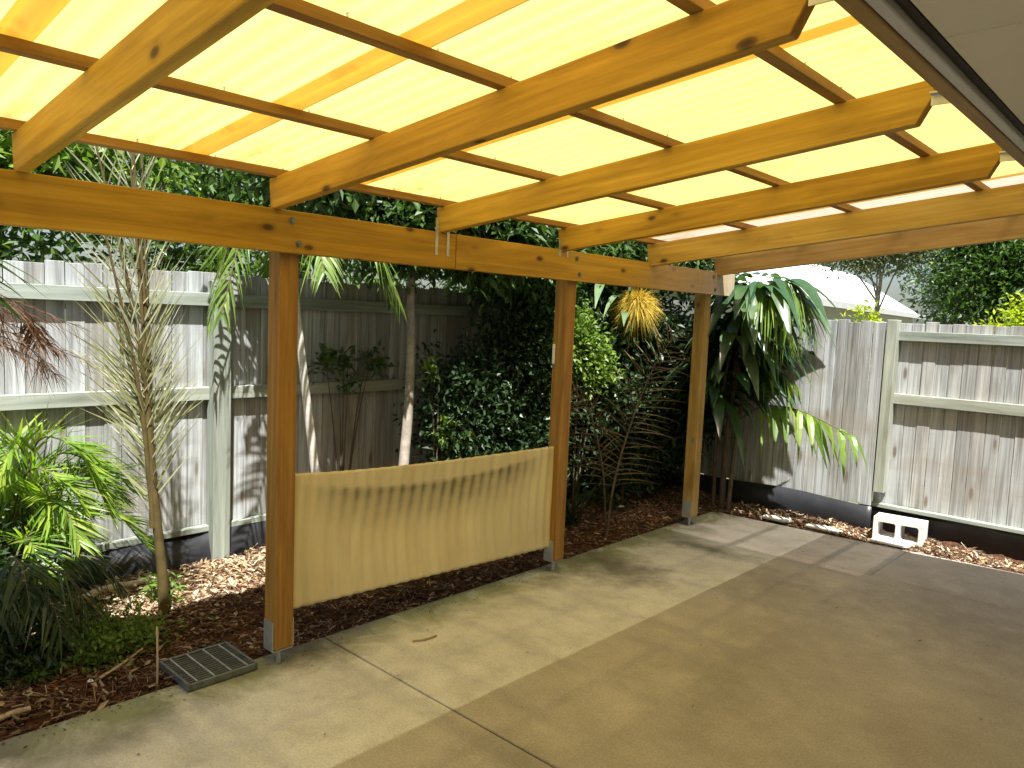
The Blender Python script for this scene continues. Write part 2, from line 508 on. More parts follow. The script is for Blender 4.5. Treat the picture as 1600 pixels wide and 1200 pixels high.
M['twig'] = plain_mat('dry_twig', (.40, .30, .20), .9, 0, .3, 12)
M['log'] = plain_mat('bleached_wood', (.55, .47, .40), .9, 0, .25, 12, .4)
M['lf_spiky'] = leaf_mat('silvery_palm', [(.30, .31, .17), (.14, .15, .055), (.46, .47, .36), (.24, .23, .09)], .15, .28, .8)
M['lf_bright'] = leaf_mat('bright_fern', [(.13, .24, .035), (.20, .32, .05), (.32, .38, .06)], .45, .4, .5)
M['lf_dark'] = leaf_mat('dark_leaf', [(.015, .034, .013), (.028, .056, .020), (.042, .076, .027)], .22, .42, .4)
M['lf_mid'] = leaf_mat('mid_leaf', [(.035, .075, .018), (.06, .115, .028), (.09, .15, .035)], .35, .4, .5)
M['lf_light'] = leaf_mat('light_leaf', [(.10, .18, .035), (.15, .24, .045), (.22, .30, .06)], .4, .4, .5)
M['lf_broad'] = leaf_mat('broad_leaf', [(.022, .055, .026), (.04, .09, .04), (.07, .13, .055), (.13, .19, .10)], .3, .25, .7)
M['lf_pale'] = leaf_mat('pale_broad_leaf', [(.16, .24, .13), (.24, .32, .18)], .35, .3, .5)
M['lf_rust'] = leaf_mat('rusty_frond', [(.17, .09, .045), (.24, .13, .07), (.12, .065, .03)], .3, .6, .2, (1.2, .9, .6))
M['lf_dead'] = leaf_mat('dead_frond', [(.11, .075, .035), (.15, .105, .05), (.07, .05, .025)], .1, .6, .3, (1.1, 1, .8))
M['lf_mop'] = leaf_mat('yellow_mop', [(.58, .42, .06), (.70, .54, .10), (.44, .31, .05)], .3, .6, .2, (1.2, 1.1, .6))
M['lf_grey'] = leaf_mat('grey_green_leaf', [(.16, .18, .11), (.22, .24, .15), (.12, .14, .08)], .3, .5, .4)
M['lf_lime'] = leaf_mat('lime_leaf', [(.36, .42, .03), (.45, .50, .05), (.26, .34, .03)], .4, .45, .4)
M['lf_far'] = leaf_mat('blue_green_leaf', [(.10, .15, .12), (.13, .19, .16), (.17, .22, .19)], .3, .5, .4)
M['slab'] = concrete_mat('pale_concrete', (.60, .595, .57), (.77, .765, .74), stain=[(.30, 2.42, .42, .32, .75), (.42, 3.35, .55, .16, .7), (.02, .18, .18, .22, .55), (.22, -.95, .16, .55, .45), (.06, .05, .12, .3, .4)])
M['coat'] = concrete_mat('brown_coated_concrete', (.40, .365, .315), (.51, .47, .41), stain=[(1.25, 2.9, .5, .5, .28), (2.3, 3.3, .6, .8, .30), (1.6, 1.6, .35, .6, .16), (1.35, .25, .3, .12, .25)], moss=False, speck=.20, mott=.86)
M['lit_patch'] = concrete_mat('lit_patch_concrete', (.38, .36, .32), (.48, .46, .42), moss=False)
def soil_mat():
    m, t, p = mat_new('mulch_soil')
    c = coords(t, (1, 1, 1), rand=False, world=True)
    n1 = noise(t, c, 45, 5, .7); n2 = noise(t, c, 3, 4)
    r = ramp(t, [(.3, (.028, .014, .009)), (.5, (.085, .038, .020)), (.7, (.19, .10, .06))], n1)
    r2_ = ramp(t, [(.35, (.6, .6, .6)), (.7, (1.2, 1.15, 1.1))], n2)
    t.links.new(mix(t, 1, r.outputs[0], r2_.outputs[0], 'MULTIPLY'), p.inputs['Base Color'])
    p.inputs['Roughness'].default_value = .95; p.inputs['Specular IOR Level'].default_value = .15
    bump(t, p, n1, .8, .02)
    return m
M['soil'] = soil_mat()
M['chips'] = leaf_mat('bark_chips', [(.045, .024, .015), (.09, .045, .026), (.15, .075, .042), (.24, .15, .095), (.08, .042, .024), (.42, .34, .27)], .0, .9, .15)
M['litter'] = leaf_mat('dry_leaves', [(.38, .27, .17), (.50, .38, .26), (.30, .19, .10), (.62, .55, .46)], .1, .7, .2, (1.1, 1, .8))
M['ground'] = plain_mat('dry_grass_ground', (.10, .11, .05), .95, 0, .4, 2, .4)

# ------------------------------------------------------------------ ground and slabs
def far_ground():
    bm = bmesh.new()
    bmesh.ops.create_grid(bm, x_segments=8, y_segments=8, size=150)
    tag(obj('ground', bm_mesh('ground', bm), M['ground'], loc=(0, 0, -.30)), kind='structure')
far_ground()

def yend(x): return 4.44 + (x + .05) * .075
def slab(name, pts, mat, z=0.0):
    return tag(obj(name, prism(pts, .12, 'z', .004, name), M[mat], loc=(0, 0, z - .12)), kind='structure')
XO, XB, YC = -.056, .941, .3224
G = .005
slab('concrete_path', [(XO, -4.2), (XB - .001, -4.2), (XB - .001, YC - G), (XO, YC - G)], 'slab')
slab('concrete_path', [(XO, YC + G), (XB - .001, YC + G), (XB - .001, yend(XB)), (XO, yend(XO))], 'slab')
slab('patio_slab', [(XB, -4.2), (4.6, -4.2), (4.6, YC - G), (XB, YC - G)], 'coat')
slab('patio_slab', [(XB, YC + G), (4.6, YC + G), (4.6, 3.70), (XB, 3.70)], 'coat')
slab('patio_slab', [(XB, 3.702), (1.56, 3.702), (1.56, yend(1.56)), (XB, yend(XB))], 'lit_patch')  # light through the cream sheet, painted in as a greyer slab colour
slab('patio_slab', [(1.562, 3.702), (4.6, 3.702), (4.6, yend(4.6)), (1.562, yend(1.562))], 'coat')

def bed_z(x, y):
    z = -.025 + .055 * np.clip((-.1 - x) / 1.4, 0, 1) + .03 * np.clip((y - 4.5) / .4, 0, 1)
    z = z + .018 * np.sin(7.1 * x + 2.3 * y) * np.sin(5.3 * y - 1.2 * x) + .010 * np.sin(17 * x + 3) * np.sin(15 * y + 1)
    return z
def garden_bed():
    nx, ny = 130, 190
    xs = np.linspace(-1.75, 4.7, nx); ys = np.linspace(-4.2, 5.25, ny)
    X, Y = np.meshgrid(xs, ys, indexing='ij')
    Z = bed_z(X, Y) + .008 * rng.normal(size=X.shape)
    inside = (X > XO + .03) & (Y < 4.44 + (X + .05) * .075 - .03)
    Z = np.where(inside, -.14, Z)
    V = np.stack([X, Y, Z], -1).reshape(-1, 3)
    i = np.arange(nx - 1)[:, None] * ny + np.arange(ny - 1)[None]
    F = np.stack([i, i + ny, i + ny + 1, i + 1], -1).reshape(-1, 4)
    tag(obj('garden_bed', mesh_np('garden_bed', V, F, True), M['soil']), kind='structure')
garden_bed()

def scatter_bed(n):
    """points on the planting strips, kept off the slab"""
    a = np.stack([rng.uniform(-1.5, XO - .01, n), rng.uniform(-2.2, 4.95, n)], 1)
    b = np.stack([rng.uniform(-1.4, 3.6, n // 3), rng.uniform(4.4, 4.93, n // 3)], 1)
    b = b[b[:, 1] > 4.45 + (b[:, 0] + .05) * .075]
    p = np.concatenate([a, b]); return np.column_stack([p, bed_z(p[:, 0], p[:, 1])])
def chips_np(P, L, Wd, T):
    """thin bent slivers with thickness"""
    n = len(P)
    yaw_ = rng.uniform(0, 2 * np.pi, n); tilt = rng.normal(size=n) * .28
    D = np.stack([np.cos(yaw_) * np.cos(tilt), np.sin(yaw_) * np.cos(tilt), np.sin(tilt)], 1)
    N = unit(np.array([0, 0, 1.0]) + .4 * rng.normal(size=(n, 3)))
    Sd = unit(np.cross(D, N)); N = np.cross(Sd, D)
    L = (L * rng.uniform(.4, 1.6, n))[:, None]; Wd = (Wd * rng.uniform(.5, 1.5, n))[:, None]
    P = P + np.array([0, 0, .008]) + np.abs(rng.normal(size=(n, 1))) * np.array([[0, 0, .008]])
    c = []
    for s, w, h in ((-1, -1, -1), (1, -.6, -1), (1, .7, -1), (-1, 1, -1), (-1, -1, 1), (1, -.6, 1), (1, .7, 1), (-1, 1, 1)):
        c.append(P + D * L * s * .5 + Sd * Wd * w * .5 + N * T * h * .5)
    V = np.stack(c, 1).reshape(-1, 3)
    f = np.array([(0, 3, 2, 1), (4, 5, 6, 7), (0, 1, 5, 4), (1, 2, 6, 5), (2, 3, 7, 6), (3, 0, 4, 7)])
    return V, (f[None] + (np.arange(n) * 8)[:, None, None]).reshape(-1, 4)
tag(obj('mulch', mesh_np('mulch', *join_np([chips_np(scatter_bed(16000), .030, .009, .004), chips_np(scatter_bed(7000), .085, .0035, .002)])), M['chips']),
    'reddish brown bark mulch scattered over the planting strips', 'mulch', kind='stuff')
def litter():
    P = np.concatenate([scatter_bed(1000), [(x, y, bed_z(x, y)) for x, y in np.stack([rng.normal(-1.18, .17, 3600), rng.uniform(-.9, .9, 3600)], 1)],
                        [(x, y, bed_z(x, y)) for x, y in np.stack([rng.uniform(-.2, 2.6, 900), rng.normal(4.74, .07, 900)], 1) if y > 4.47 + x * .075]]) + np.array([0, 0, .014])  # pale litter massed on both strips also stands in for bright sunlight
    n = len(P)
    V, F = leaves_np(P, rand_dirs(n) * np.array([1, 1, .3]), unit(np.array([0, 0, 1.0]) + .5 * rng.normal(size=(n, 3))), .05 * rng.uniform(.5, 1.5, n), .022)
    tag(obj('leaf_litter', mesh_np('leaf_litter', V, F), M['litter']), 'pale dry leaves and flakes lying on the bark mulch', 'leaf litter', kind='stuff')
litter()

# ------------------------------------------------------------------ pergola
per = thing('pergola', 'timber pergola with golden rafters under yellow corrugated roof sheets', 'pergola', (.05, 0, 0))
SL = .105
RT = lambda x: 2.244 + SL * x                      # rafter top height
ang = math.atan(SL)
def stick(name, lx, ly, lz, centre, mat, parent, rot=None, bev=.003):
    return obj(name, box(lx, ly, lz, bev, name), M[mat], parent, centre, rot)
# posts: local X runs up the post
POSTY = [-2.02, 0.0, 2.043, 3.83]
post_mesh = box(2.03, .098, .098, .004, 'post')
stir_bm = bmesh.new()
add_box(stir_bm, -.04, .04, -.056, -.0505, -.02, .12)
add_box(stir_bm, -.04, .04, .0505, .056, -.02, .12)
add_box(stir_bm, -.04, .04, -.052, .052, -.026, -.0205)
r_ = bmesh.ops.create_cone(stir_bm, cap_ends=True, segments=10, radius1=.011, radius2=.011, depth=.075)
bmesh.ops.translate(stir_bm, verts=r_['verts'], vec=(0, 0, -.063))
stir_mesh = bm_mesh('stirrup', stir_bm)
for k, y in enumerate(POSTY):
    pm = post_mesh if k != 3 else post_mesh.copy()
    pm_mat = M['post'] if k != 3 else M['pine_old']
    if k == 3: pm.materials.clear(); pm.materials.append(pm_mat)
    p = obj('post', pm, pm_mat, per, (.05, y, 1.10), (0, -math.pi / 2, 0))
    s = bpy.data.objects.new('stirrup', stir_mesh); COL.objects.link(s)
    if not stir_mesh.materials: stir_mesh.materials.append(M['steel'])
    s.parent = p
    s.matrix_parent_inverse = Matrix.Rotation(math.pi / 2, 4, 'Y')
    s.location = (0, 0, .1 - 1.10)
# beams: two lengths butted between the second and third post
for (y0, y1, mt) in ((-2.35, .975, 'pine'), (.979, 4.18, 'pine_beam')):
    stick('beam', y1 - y0, .045, .187, (.12, (y0 + y1) / 2, 2.0345), mt, per, (0, 0, math.pi / 2))
# rafters: chamfered house end
DEP = .132
def rafter_mesh(x0=.12, x1=2.49, DEP=.132):
    c = math.cos(ang); L = (x1 - x0) / c
    pts = [(0, 0), (L - .055, 0), (L - .008, .070), (L, .085), (L, DEP), (0, DEP)]
    return prism(pts, .045, 'y', .003, 'rafter')
RY = [-2.05, -1.08, -.11, .86, 1.87, 2.88, 3.87]
rm_ = rafter_mesh(); rm_mid = rafter_mesh(DEP=.140); rm_old = rafter_mesh(DEP=.158)
for i, y in enumerate(RY):
    mt = 'pine_old' if i >= 5 else 'pine'
    dp = .158 if i >= 5 else .140 if i == 4 else .132
    obj('rafter', rm_old if i >= 5 else rm_mid if i == 4 else rm_, M[mt], per, (.12, y, RT(.12) - dp), (0, -ang, 0))
    b = bmesh.new()
    add_box(b, 2.475, 2.545, y - .006, y - .001, 2.418, 2.455)
    add_box(b, 2.475, 2.545, y - .032, y - .006, 2.450, 2.455)
    obj('bracket', bm_mesh('bracket', b), M['steel'], per, (0, 0, 0))
# purlins on the rafters
PX = [.15, .845, 1.51, 2.185]
for i, x in enumerate(PX):
    stick('purlin', 6.25, .045, .034, (x, .83, RT(x) + .017 + .001), 'purlin', per, (0, 0, math.pi / 2), .002)
# straps holding the fourth rafter, seen beside the beam joint
for y in (.835, .915):
    b = bmesh.new(); add_box(b, .1435, .146, y - .009, y + .009, 2.005, 2.20)
    obj('strap', bm_mesh('strap', b), M['steel'], per)
for y in (1.85, 1.925):
    b = bmesh.new(); add_box(b, .1435, .146, y - .008, y + .008, 2.085, 2.19)
    obj('strap', bm_mesh('strap', b), M['steel'], per)
# corrugated sheets
def sheet_mesh(y0, y1, x0, x1, zoff, amp=.0065, pitch_=.076, nx=6):
    n = int((y1 - y0) / pitch_ * 10)
    ys = np.linspace(y0, y1, n); xs = np.linspace(x0, x1, nx)
    X, Y = np.meshgrid(xs, ys, indexing='ij')
    Z = RT(X) + .036 + amp + .001 + zoff + amp * np.sin(2 * np.pi * Y / pitch_)
    V = np.stack([X, Y, Z], -1).reshape(-1, 3)
    i = np.arange(nx - 1)[:, None] * n + np.arange(n - 1)[None]
    F = np.stack([i, i + n, i + n + 1, i + 1], -1).reshape(-1, 4)
    m = mesh_np('roof_sheet', V, F, True)
    return m
SEAM = [-2.05, -1.25, -.455, .345, 1.12, 1.84, 2.90]
for i in range(6):
    ov = [.05, .05, .05, .04, .05, .008, 0]
    a = SEAM[i] - ov[i]; b_ = SEAM[i + 1] + ov[i + 1]
    obj('roof_sheet', sheet_mesh(a, b_, .03, 2.543, .004 * (i % 2)), M['yellow'], per)
o = obj('roof_sheet', sheet_mesh(2.84, 3.905, .03, 2.543, .014), M['cream'], per)
o['label'] = 'cream corrugated sheet at the far end of the roof'
# roofing screws with washers on every fourth corrugation
sb = bmesh.new()
bmesh.ops.create_cone(sb, cap_ends=True, segments=8, radius1=.009, radius2=.006, depth=.006)
r_ = bmesh.ops.create_cone(sb, cap_ends=True, segments=6, radius1=.0035, radius2=.0035, depth=.03)
bmesh.ops.translate(sb, verts=r_['verts'], vec=(0, 0, -.017))
screw = bm_mesh('roof_screw', sb)
for x in PX:
    for k in range(16):
        y = -1.9 + k * .304
        if y > 2.85: continue
        obj('roof_screw', screw, M['steel'], per, (x + .012, y, RT(x) + .058))

# bolt heads where the posts meet the beam
bb = bmesh.new()
bmesh.ops.create_cone(bb, cap_ends=True, segments=16, radius1=.016, radius2=.016, depth=.003)
r_ = bmesh.ops.create_cone(bb, cap_ends=True, segments=6, radius1=.0095, radius2=.0095, depth=.009)
bmesh.ops.translate(bb, verts=r_['verts'], vec=(0, 0, .005))
bolt = bm_mesh('bolt', bb)
for y in POSTY:
    for dy, z in ((-.016, 2.085), (.018, 1.985)):
        obj('bolt', bolt, M['iron'], per, (.1442, y + dy, z), (0, math.pi / 2, 0))

# windbreak screen between the second and third post
def screen_mesh():
    n, nz = 260, 40
    ys = np.linspace(.046, 1.997, n); ts = np.linspace(0, 1, nz)
    Y, T = np.meshgrid(ys, ts, indexing='ij')
    f = (Y - .046) / 1.951
    zt = .915 - .060 * f - .020 * np.sin(np.pi * f ** .7); zb = .245 - .075 * f
    Z = zb + (zt - zb) * T
    X = .048 + .0045 * np.sin(2 * np.pi * (Y + .010 * np.sin(5 * T)) / .076) - .035 * np.sin(np.pi * f) * np.sin(np.pi * np.clip(T, 0, 1)) ** 1.2
    V = np.stack([X, Y, Z], -1).reshape(-1, 3)
    i = np.arange(n - 1)[:, None] * nz + np.arange(nz - 1)[None]
    F = np.stack([i, i + nz, i + nz + 1, i + 1], -1).reshape(-1, 4)
    m = mesh_np('windbreak', V, F, True)
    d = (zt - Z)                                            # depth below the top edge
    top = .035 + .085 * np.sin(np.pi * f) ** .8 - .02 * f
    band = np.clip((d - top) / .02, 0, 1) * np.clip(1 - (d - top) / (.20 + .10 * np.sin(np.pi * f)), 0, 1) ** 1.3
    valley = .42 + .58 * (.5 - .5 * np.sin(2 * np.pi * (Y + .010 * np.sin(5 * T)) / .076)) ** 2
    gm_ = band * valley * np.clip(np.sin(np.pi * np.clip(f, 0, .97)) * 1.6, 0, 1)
    at = m.attributes.new('valley_tone', 'FLOAT', 'POINT'); at.data.foreach_set('value', gm_.astype(np.float32).ravel())
    return m
sm = screen_mesh()
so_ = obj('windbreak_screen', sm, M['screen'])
tag(so_, 'sagging tan corrugated plastic sheet fixed low between two pergola posts', 'screen')
md = so_.modifiers.new('thick', 'SOLIDIFY'); md.thickness = .002

t_ = thing('thermometer', 'small white strip hanging on the side of the middle post', 'tag', (.02, 1.99, 1.46))
stick('scale_plate', .022, .006, .13, (.012, 1.993, 1.465), 'tag', t_)
stick('hook', .012, .006, .03, (.012, 1.994, 1.38), 'iron', t_, None, 0)

# ------------------------------------------------------------------ house edge over the patio
ho = thing('house', 'house eave with brown fascia and beige soffit above the patio', 'house', (4.6, 0, 0))
HY0, HY1 = -5.0, 3.75
stick('fascia', HY1 - HY0, .045, .17, (2.5675, (HY0 + HY1) / 2, 2.485), 'fascia', ho, (0, 0, math.pi / 2))
stick('gutter', HY1 - HY0, .032, .05, (2.609, (HY0 + HY1) / 2, 2.428), 'gutter', ho, (0, 0, math.pi / 2))
stick('dark_strip', HY1 - HY0, .022, .03, (2.639, (HY0 + HY1) / 2, 2.437), 'dark', ho, (0, 0, math.pi / 2), 0)
ys = [HY0, -3.35, -2.15, -.95, .27, 1.47, 2.67, HY1]
for a, b_ in zip(ys[:-1], ys[1:]):
    stick('soffit_panel', 1.94, b_ - a - .006, .008, (3.625, (a + b_) / 2, 2.425), 'soffit', ho, None, .001)
stick('ceiling_board', 1.93, HY1 - HY0 - .02, .02, (3.625, (HY0 + HY1) / 2, 2.46), 'dark', ho, None, 0)
b = bmesh.new(); add_box(b, 4.6, 4.8, HY0, HY1 - .15, 0, 2.42)
obj('wall', bm_mesh('wall', b), M['wall'], ho)
b = bmesh.new(); add_box(b, 2.65, 4.62, HY1 - .02, HY1, 2.43, 2.75)
obj('gable_board', bm_mesh('gable', b), M['fascia'], ho)
prm = prism([(2.545, 2.575), (2.60, 2.575), (7.5, 4.35), (7.5, 4.42), (2.545, 2.62)], HY1 - HY0 + .1, 'y', 0, 'roof')
obj('roof', prm, M['gutter'], ho, (0, HY0 - .05, 0))

# ------------------------------------------------------------------ fences
board_bm = {}
def board_mesh(w, h):
    key = (round(w, 4), round(h, 3))
    if key not in board_bm: board_bm[key] = box(h, w, .016, .002, 'board')
    return board_bm[key]
def fence(name, label, ax, c0, c1, at, zb, zt, face, rails, posts, loc, rail_side=1, skirt=True, wob=.012):
    """ax: 'x' runs along X at y=at, 'y' runs along Y at x=at; face=+-1 the side with the rails"""
    th = thing(name, label, 'fence', loc, 'timber fences round the garden bed')
    def place(u, off, z): return (u, at + off, z) if ax == 'x' else (at + off, u, z)
    u = c0; w = .096
    while u < c1 - .02:
        ww = min(w, c1 - u)
        h = zt - zb
        z = (zt + zb) / 2 + random.uniform(-wob, wob)
        off = random.uniform(-.003, .003)
        bo = obj('board', board_mesh(ww if ww < w else w, h), M['board'], th, place(u + ww / 2, off, z))
        lean = random.uniform(-.004, .004)
        if ax == 'x': bo.rotation_euler = (math.pi / 2, -math.pi / 2 + lean, 0)
        else: bo.rotation_euler = (math.pi / 2, -math.pi / 2 + lean, math.pi / 2)
        u += w + .003
    for (z0, z1, d) in rails:
        ro = obj('rail', box(c1 - c0, d, z1 - z0, .003, 'rail'), M['rail'], th, place((c0 + c1) / 2, face * (.012 + d / 2), (z0 + z1) / 2))
        if ax == 'y': ro.rotation_euler = (0, 0, math.pi / 2)
    for (u, pw, pd, off, z0, z1) in posts:
        po = obj('post', box(z1 - z0, pw, pd, .004, 'post'), M['rail'], th, place(u, off, (z0 + z1) / 2))
        po.rotation_euler = (math.pi / 2, -math.pi / 2, 0) if ax == 'x' else (math.pi / 2, -math.pi / 2, math.pi / 2)
    if skirt:
        n = int((c1 - c0) / .05); V = []; F = []
        for i in range(n + 1):
            uu = c0 + (c1 - c0) * i / n
            for j, z in enumerate((-.12, zb * .5, zb - .03)):
                of = face * (.030 + (.10 * (ax == 'y') - .03 * (ax == 'x')) * (1 - j * .4) + .018 * math.sin(uu * 5 + j * 2) + .012 * math.sin(uu * 13 + j) + (.015 if j == 0 else 0))
                V.append(place(uu, of, z + (.008 * math.sin(uu * 3.1) if j == 2 else 0)))
        for i in range(n):
            for j in range(2): F.append((i * 3 + j, i * 3 + j + 1, i * 3 + j + 4, i * 3 + j + 3))
        V = np.array(V) 
        sk = obj('plastic_skirt', mesh_np('skirt', V, F, True), M['black_plastic'], th)
        md = sk.modifiers.new('thick', 'SOLIDIFY'); md.thickness = .004
    return th
XF = -1.55
fence('timber_fence', 'long grey paling fence behind the palms with two pale green rails', 'y', -3.4, 5.05, XF, .25, 1.895, 1,
      [(1.685, 1.768, .045), (1.085, 1.168, .045), (.225, .262, .05)],
      [(-2.2, .115, .10, .075, -.1, 1.86), (.435, .115, .10, .075, -.1, 1.845), (3.0, .115, .10, .075, -.1, 1.84)], (XF, 1, 0))
fence('timber_fence', 'grey paling fence section with rails hidden behind, beside the far corner', 'x', -1.53, 1.145, 4.95, .215, 1.778, 1,
      [(1.60, 1.68, .045), (1.08, 1.16, .045)], [], (0, 4.95, 0), skirt=False)
fence('timber_fence', 'grey paling fence section with exposed green rails behind the concrete block', 'x', 1.02, 4.9, 5.05, .235, 1.785, -1,
      [(1.63, 1.71, .045), (1.10, 1.187, .045), (.205, .238, .055)], [(1.192, .085, .10, -.065, .34, 1.80)], (3, 5.05, 0))
def slab_crumbs():
    e = np.stack([XO + np.abs(rng.normal(size=420)) * .07, rng.uniform(-1.6, 4.4, 420)], 1)
    f = np.stack([rng.uniform(-.02, 3.0, 70), rng.uniform(-.8, 4.3, 70)], 1)
    h = np.stack([rng.uniform(0, 3.0, 160), 4.44 + rng.uniform(0, 3.0, 160) * 0 - np.abs(rng.normal(size=160)) * .06], 1)
    h[:, 1] += (h[:, 0] + .05) * .075
    P = np.concatenate([e, f, h]); n = len(P)
    P = np.column_stack([P, np.full(n, .003)])
    V, F = leaves_np(P, rand_dirs(n) * np.array([1, 1, .15]), unit(np.array([0, 0, 1.0]) + .3 * rng.normal(size=(n, 3))), .014 * rng.uniform(.4, 1.8, n), .006)
    tag(obj('leaf_crumbs', mesh_np('leaf_crumbs', V, F), M['chips']), 'small brown leaf crumbs and bark bits blown onto the concrete', 'leaf litter', kind='stuff')
slab_crumbs()
def skirt_front():
    V, F = [], []
    n = 60
    for i in range(n + 1):
        u = -1.5 + 2.66 * i / n
        for j, z in enumerate((-.1, .1, .255)):
            V.append((u, 4.93 - (.012 + .012 * math.sin(u * 6 + j) + (.03 if j == 0 else 0)), z - (.03 if j == 2 else 0) + (.012 * math.sin(u * 4) if j == 2 else 0)))
    for i in range(n):
        for j in range(2): F.append((i * 3 + j, i * 3 + j + 3, i * 3 + j + 4, i * 3 + j + 1))
    o = obj('plastic_edging', mesh_np('edging', np.array(V), F, True), M['black_plastic'])
    md = o.modifiers.new('thick', 'SOLIDIFY'); md.thickness = .004
    tag(o, 'black plastic edging strip along the foot of the corner fence', 'edging')
skirt_front()

# ------------------------------------------------------------------ concrete block and drain grate
bt = thing('concrete_block', 'pale hollow concrete block with two openings, by the fence post', 'block', (1.43, 4.74, 0))
b = bmesh.new()
BL, BH, BD = .40, .19, .19
add_box(b, -.185, .185, 0, BD, 0, .034); add_box(b, -.185, .185, 0, BD, BH - .034, BH)
for xa, xb in ((-.185, -.150), (-.018, .018), (.150, .185)): add_box(b, xa, xb, 0.0005, BD - .0005, .034, BH - .034)
for xa in (-.150, .018):                                     # rounded inner corners
    xb = xa + .132
    for cx, sx_ in ((xa, 1), (xb, -1)):
        for cz, sz_ in ((.034, 1), (BH - .034, -1)):
            vs = [b.verts.new((cx, y_, cz)) for y_ in (.001, BD - .001)] + [b.verts.new((cx + sx_ * .014, y_, cz)) for y_ in (.001, BD - .001)] + [b.verts.new((cx, y_, cz + sz_ * .014)) for y_ in (.001, BD - .001)]
            b.faces.new((vs[0], vs[2], vs[4])); b.faces.new((vs[1], vs[5], vs[3])); b.faces.new((vs[2], vs[3], vs[5], vs[4]))
obj('shell', bm_mesh('shell', b), M['block'], bt, (1.43, 4.72, -.005), (0, 0, math.radians(5)))
sc_ = obj('mortar_scrap', prism([(0, 0), (.26, .015), (.29, .10), (.16, .15), (.03, .11)], .03, 'z', .008), M['scrap'], None, (1.26, 4.585, -.004))
tag(sc_, 'flat pale slab of broken concrete lying in front of the block', 'concrete scrap')
sc_ = obj('mortar_scrap', prism([(0, 0), (.20, .0), (.24, .07), (.10, .10), (.0, .06)], .03, 'z', .008), M['scrap'], None, (.36, 4.56, .0))
tag(sc_, 'flat pale slab of broken concrete at the slab edge near the corner plant', 'concrete scrap')
sc_ = obj('mortar_scrap', prism([(0, 0), (.27, .01), (.30, .06), (.12, .11), (.02, .08)], .03, 'z', .008), M['scrap'], None, (.74, 4.57, .0))
tag(sc_, 'flat pale slab of broken concrete midway along the corner fence foot', 'concrete scrap')

gr = thing('drain_grate', 'dark steel drain grate lying on mulch at the slab edge', 'grate', (-.1, -.27, 0))
gx0, gx1, gy0, gy1 = -.255, .06, -.44, -.11
GZ = .022
for (a0, a1, c0, c1) in ((gx0, gx1, gy0, gy0 + .014), (gx0, gx1, gy1 - .014, gy1), (gx0, gx0 + .014, gy0 + .014, gy1 - .014), (gx1 - .014, gx1, gy0 + .014, gy1 - .014)):
    obj('frame_bar', box(a1 - a0, c1 - c0, .03, .002), M['iron'], gr, ((a0 + a1) / 2, (c0 + c1) / 2, GZ))
fine = box(.005, gy1 - gy0 - .028, .024, .001)
for i in range(13):
    obj('bar', fine, M['iron'], gr, (gx0 + .014 + (i + 1) * (gx1 - gx0 - .028) / 14, (gy0 + gy1) / 2, GZ))
cross = box(gx1 - gx0 - .028, .007, .008, .001)
for i in range(4):
    obj('cross_bar', cross, M['iron_pale'], gr, ((gx0 + gx1) / 2, gy0 + (i + .6) * (gy1 - gy0) / 4.2, GZ + .0125))

# ------------------------------------------------------------------ plants
def palm(name, label, cat, base, trunk, fronds, lmat, smat, group=None, trunk_mat=None):
    """trunk: (points, radii); fronds: list of (stalk arrays, leaflet arrays)"""
    th = thing(name, label, cat, base, group)
    if trunk is not None:
        V, F = tube_np(*trunk, 10); obj('trunk', mesh_np('trunk', V, F, True), M[trunk_mat or smat], th)
    for st, lf in fronds:
        s = obj('frond', mesh_np('frond', *lf), M[lmat], th)
        q = mesh_np('stalk', *st, True)
        obj('stalk', q, M[smat], s, origin(s))
    return th

# 1. tall spiky young palm in front of the fence
fr = []
bx, by = -.85, -.22
for k in range(10):
    a = k * 2.4 + .3
    hgt = [2.35, 2.75, 2.1, 2.6, 1.75, 2.85, 1.9, 2.5, 1.5, 1.35][k]
    z0 = .5 + .05 * k
    sp = .04 + .10 * ((k * 7) % 5) / 4
    ctrl = [(bx, by - .01, z0), (bx + .3 * sp * math.cos(a), by - .05 + .3 * sp * math.sin(a), z0 + (hgt - z0) * .45), (bx + sp * math.cos(a), by - .14 + sp * math.sin(a), hgt)]
    fr.append(frond_np(ctrl, 15, .43, .0090, 40, .04, .02, .018, .005, .05, 3, .2, .07, lambda t: .75 + .25 * np.sin(np.pi * t ** .8), 'blade',
                       side=(.75, -.65, .1) if k % 3 else (math.cos(a), math.sin(a), .1)))
palm('spiky_palm', 'tall slim young palm with upright silvery spiky fronds before the fence', 'palm', (bx, -.17, 0),
     (curve_pts([(bx, -.17, -.03), (bx + .005, -.18, .2), (bx, -.20, .45), (bx, by - .02, .9), (bx, by - .05, 1.5)], 16), np.linspace(.030, .020, 17)), fr, 'lf_spiky', 'stem_olive')

# 2. bright bushy palm on the left
fr = []
for k in range(28):
    a = rng.uniform(0, 2 * math.pi); L = rng.uniform(.20, .46); h = rng.uniform(.45, .93)
    b0 = (-1.20 + rng.normal() * .05, -.80 + rng.normal() * .08, .25)
    ctrl = [b0, (b0[0] + .35 * L * math.cos(a), b0[1] + .35 * L * math.sin(a), h), (b0[0] + .8 * L * math.cos(a), b0[1] + .8 * L * math.sin(a), h + .06 - .05 * k / 22), (b0[0] + 1.1 * L * math.cos(a), b0[1] + 1.1 * L * math.sin(a), h - .12)]
    fr.append(frond_np(ctrl, 26, .24, .016, 50, .3, .10, .006, .002, .3, 3, .15))
palm('bushy_palm', 'bushy bright green palm clump against the left fence', 'palm', (-1.15, -.72, 0),
     (curve_pts([(-1.2, -.8, -.03), (-1.2, -.8, .15), (-1.19, -.8, .4)], 8), np.linspace(.04, .02, 9)), fr, 'lf_bright', 'stem_olive')

